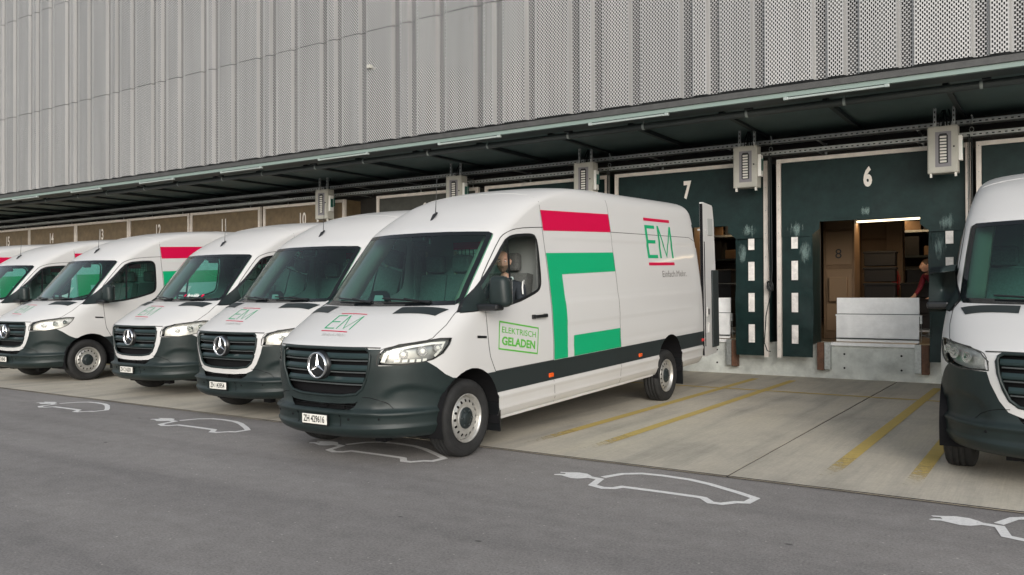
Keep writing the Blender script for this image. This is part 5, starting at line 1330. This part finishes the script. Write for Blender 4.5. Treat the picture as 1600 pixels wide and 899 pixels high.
def rack(loc, lab):
    t = empty('shelf_rack', loc)
    for x in (-.8, .8):
        m = MB(); m.box((x-.03, 0, 0), (x+.03, .06, 2.6)); m.box((x-.03, .6, 0), (x+.03, .66, 2.6)); m.obj('upright', TRIM, t)
    for k, z in enumerate((.5, 1.1, 1.7, 2.3)):
        m = MB(); m.box((-.8, .0, z), (.8, .66, z+.05)); sh = m.obj('shelf', GALV if k % 2 else TRIM, t)
        for j in range(3):
            m = MB(); hh = .22+.12*((k+j) % 3); m.box((-.72+j*.5, .08, z+.051), (-.32+j*.5+.04*(k % 2), .5, z+.05+hh), 0, .01); m.obj('carton', CRATE if (j+k) % 3 else WARMW, sh)
    tag(t, lab, 'shelf'); return t
rack((-2.45, 21.5, FLOOR), 'far shelf rack beyond the stacks of dark crates')
rack((-6.9, 20.5, FLOOR), 'shelf rack inside the opening next to the open rear door of the van')
m = MB(); m.tube([(0, 0, 0), (0, 0, .42)], .07, 12); m.tube([(0, 0, .42), (0, 0, .48), (.05, 0, .50)], .02, 8, 0, True, [.045, .02, .02]); m.tube([(.05, 0, .49), (.10, -.02, .35), (.08, -.03, .10)], .012, 6)
o = m.obj('fire_extinguisher', mat('red_enamel', (.45, .02, .01), .3), None, (-2.90, 18.95, 1.45)); tag(o, 'small red fire extinguisher on the far column inside bay 6', 'fire extinguisher')
m = MB(); m.box((-.16, 0, 0), (.16, .3, 3.6), 0, .01); m.box((-.19, -.03, 0), (.19, .33, .2), 0, .01); o = m.obj('column', WARMB, None, (-2.92, 19.05, FLOOR)); tag(o, 'pale square column inside the warehouse behind bay 6', 'column')
# lit ceiling tubes inside
tl = MB(); tl.box((-.05, -.9, -.03), (.05, .9, .0), 0, .005); tlm = tl.mesh('lit_tube', LIT); hs_ = MB(); hs_.box((-.07, -.95, 0), (.07, .95, .05)); hsm = hs_.mesh('lamp_housing', GALV)
LAMPS = [(-2.72, 16.7, 2.86, 82), (-2.95, 21.0, 3.35, 20), (-5.9, 17.2, 3.05, 90), (-6.9, 21.0, 3.3, 0), ]
LL = ['lit ceiling tube just inside the top of the bay 6 opening', 'lit ceiling tube deeper in the warehouse behind bay 6', 'lit ceiling tube inside the top of the bay 7 opening', 'far lit ceiling tube behind bay 7']
for (x, y, z, a), lb in zip(LAMPS, LL):
    t = empty('ceiling_lamp', (x, y, z), (0, 0, R(a))); meshobj('lit_tube', tlm, t); meshobj('lamp_housing', hsm, t)
    m = MB(); m.tube([(0, -.7, .05), (0, -.7, 4.4-z)], .006, 5); m.tube([(0, .7, .05), (0, .7, 4.4-z)], .006, 5); m.obj('suspension_wire', GALV, t)
    tag(t, lb, 'lamp', 'lit ceiling tubes inside the warehouse')
    la = bpy.data.lights.new('tube_light', 'AREA'); la.shape = 'RECTANGLE'; la.size = .12; la.size_y = 1.8; la.energy = 7; la.color = (1, .70, .40)
    lo = bpy.data.objects.new('tube_light', la); COL.objects.link(lo); lo.parent = t; lo.location = (0, 0, -.05)
# worker behind the dock plate of bay 6
def worker():
    J = [((0, .05, .90), (.15, .12)), ((0, -.05, 1.05), (.14, .11)), ((0, -.22, 1.20), (.17, .11)), ((0, -.32, 1.27), (.06, .06)), ((0, -.37, 1.31), (.05, .05)),
         ((-.20, -.24, 1.20), (.06, .06)), ((-.26, -.30, .95), (.045, .045)), ((-.22, -.48, .80), (.035, .035)), ((-.21, -.55, .77), (.030, .02)),
         ((.20, -.24, 1.20), (.06, .06)), ((.26, -.30, .95), (.045, .045)), ((.22, -.48, .80), (.035, .035)), ((.20, -.55, .77), (.030, .02)),
         ((-.10, .05, .84), (.09, .09)), ((-.11, -.04, .46), (.065, .065)), ((-.11, .02, .10), (.045, .05)), ((-.11, -.12, .05), (.04, .035)),
         ((.10, .05, .84), (.09, .09)), ((.11, -.04, .46), (.065, .065)), ((.11, .02, .10), (.045, .05)), ((.11, -.12, .05), (.04, .035))]
    Bn = [(0, 1), (1, 2), (2, 3), (3, 4), (2, 5), (5, 6), (6, 7), (7, 8), (2, 9), (9, 10), (10, 11), (11, 12), (0, 13), (13, 14), (14, 15), (15, 16), (0, 17), (17, 18), (18, 19), (19, 20)]
    for base in (8, 12):
        bx, by, bz = J[base][0]
        for k, (dx_, ln) in enumerate(((-.024, .05), (-.008, .06), (.008, .056), (.024, .045))):
            i = len(J); J.append(((bx+dx_, by-.03, bz), (.009, .009))); J.append(((bx+dx_, by-.03-ln, bz-.015), (.007, .007))); Bn += [(base, i), (i, i+1)]
    def paint(c):
        if c.y < -.31 and c.z > 1.22: return 0
        if c.y < -.46 and .7 < c.z < .9: return 0
        return 4 if c.z > .80 else 5
    return skin_body('person', J, Bn, [SKIN, HAIR, DRL, INK, MAGENTA, JACKET], paint, 0, lambda m: head_geo(m, (0, -.43, 1.39), (-.35, -.9, -.2), 0, 1, True))
wk = meshobj('person', worker()); wk.location = (-1.90, 17.9, FLOOR); wk.rotation_euler = (0, 0, R(-35)); tag(wk, 'dark-haired worker in a crimson top just inside the right of the bay 6 opening', 'person')
bm.free()
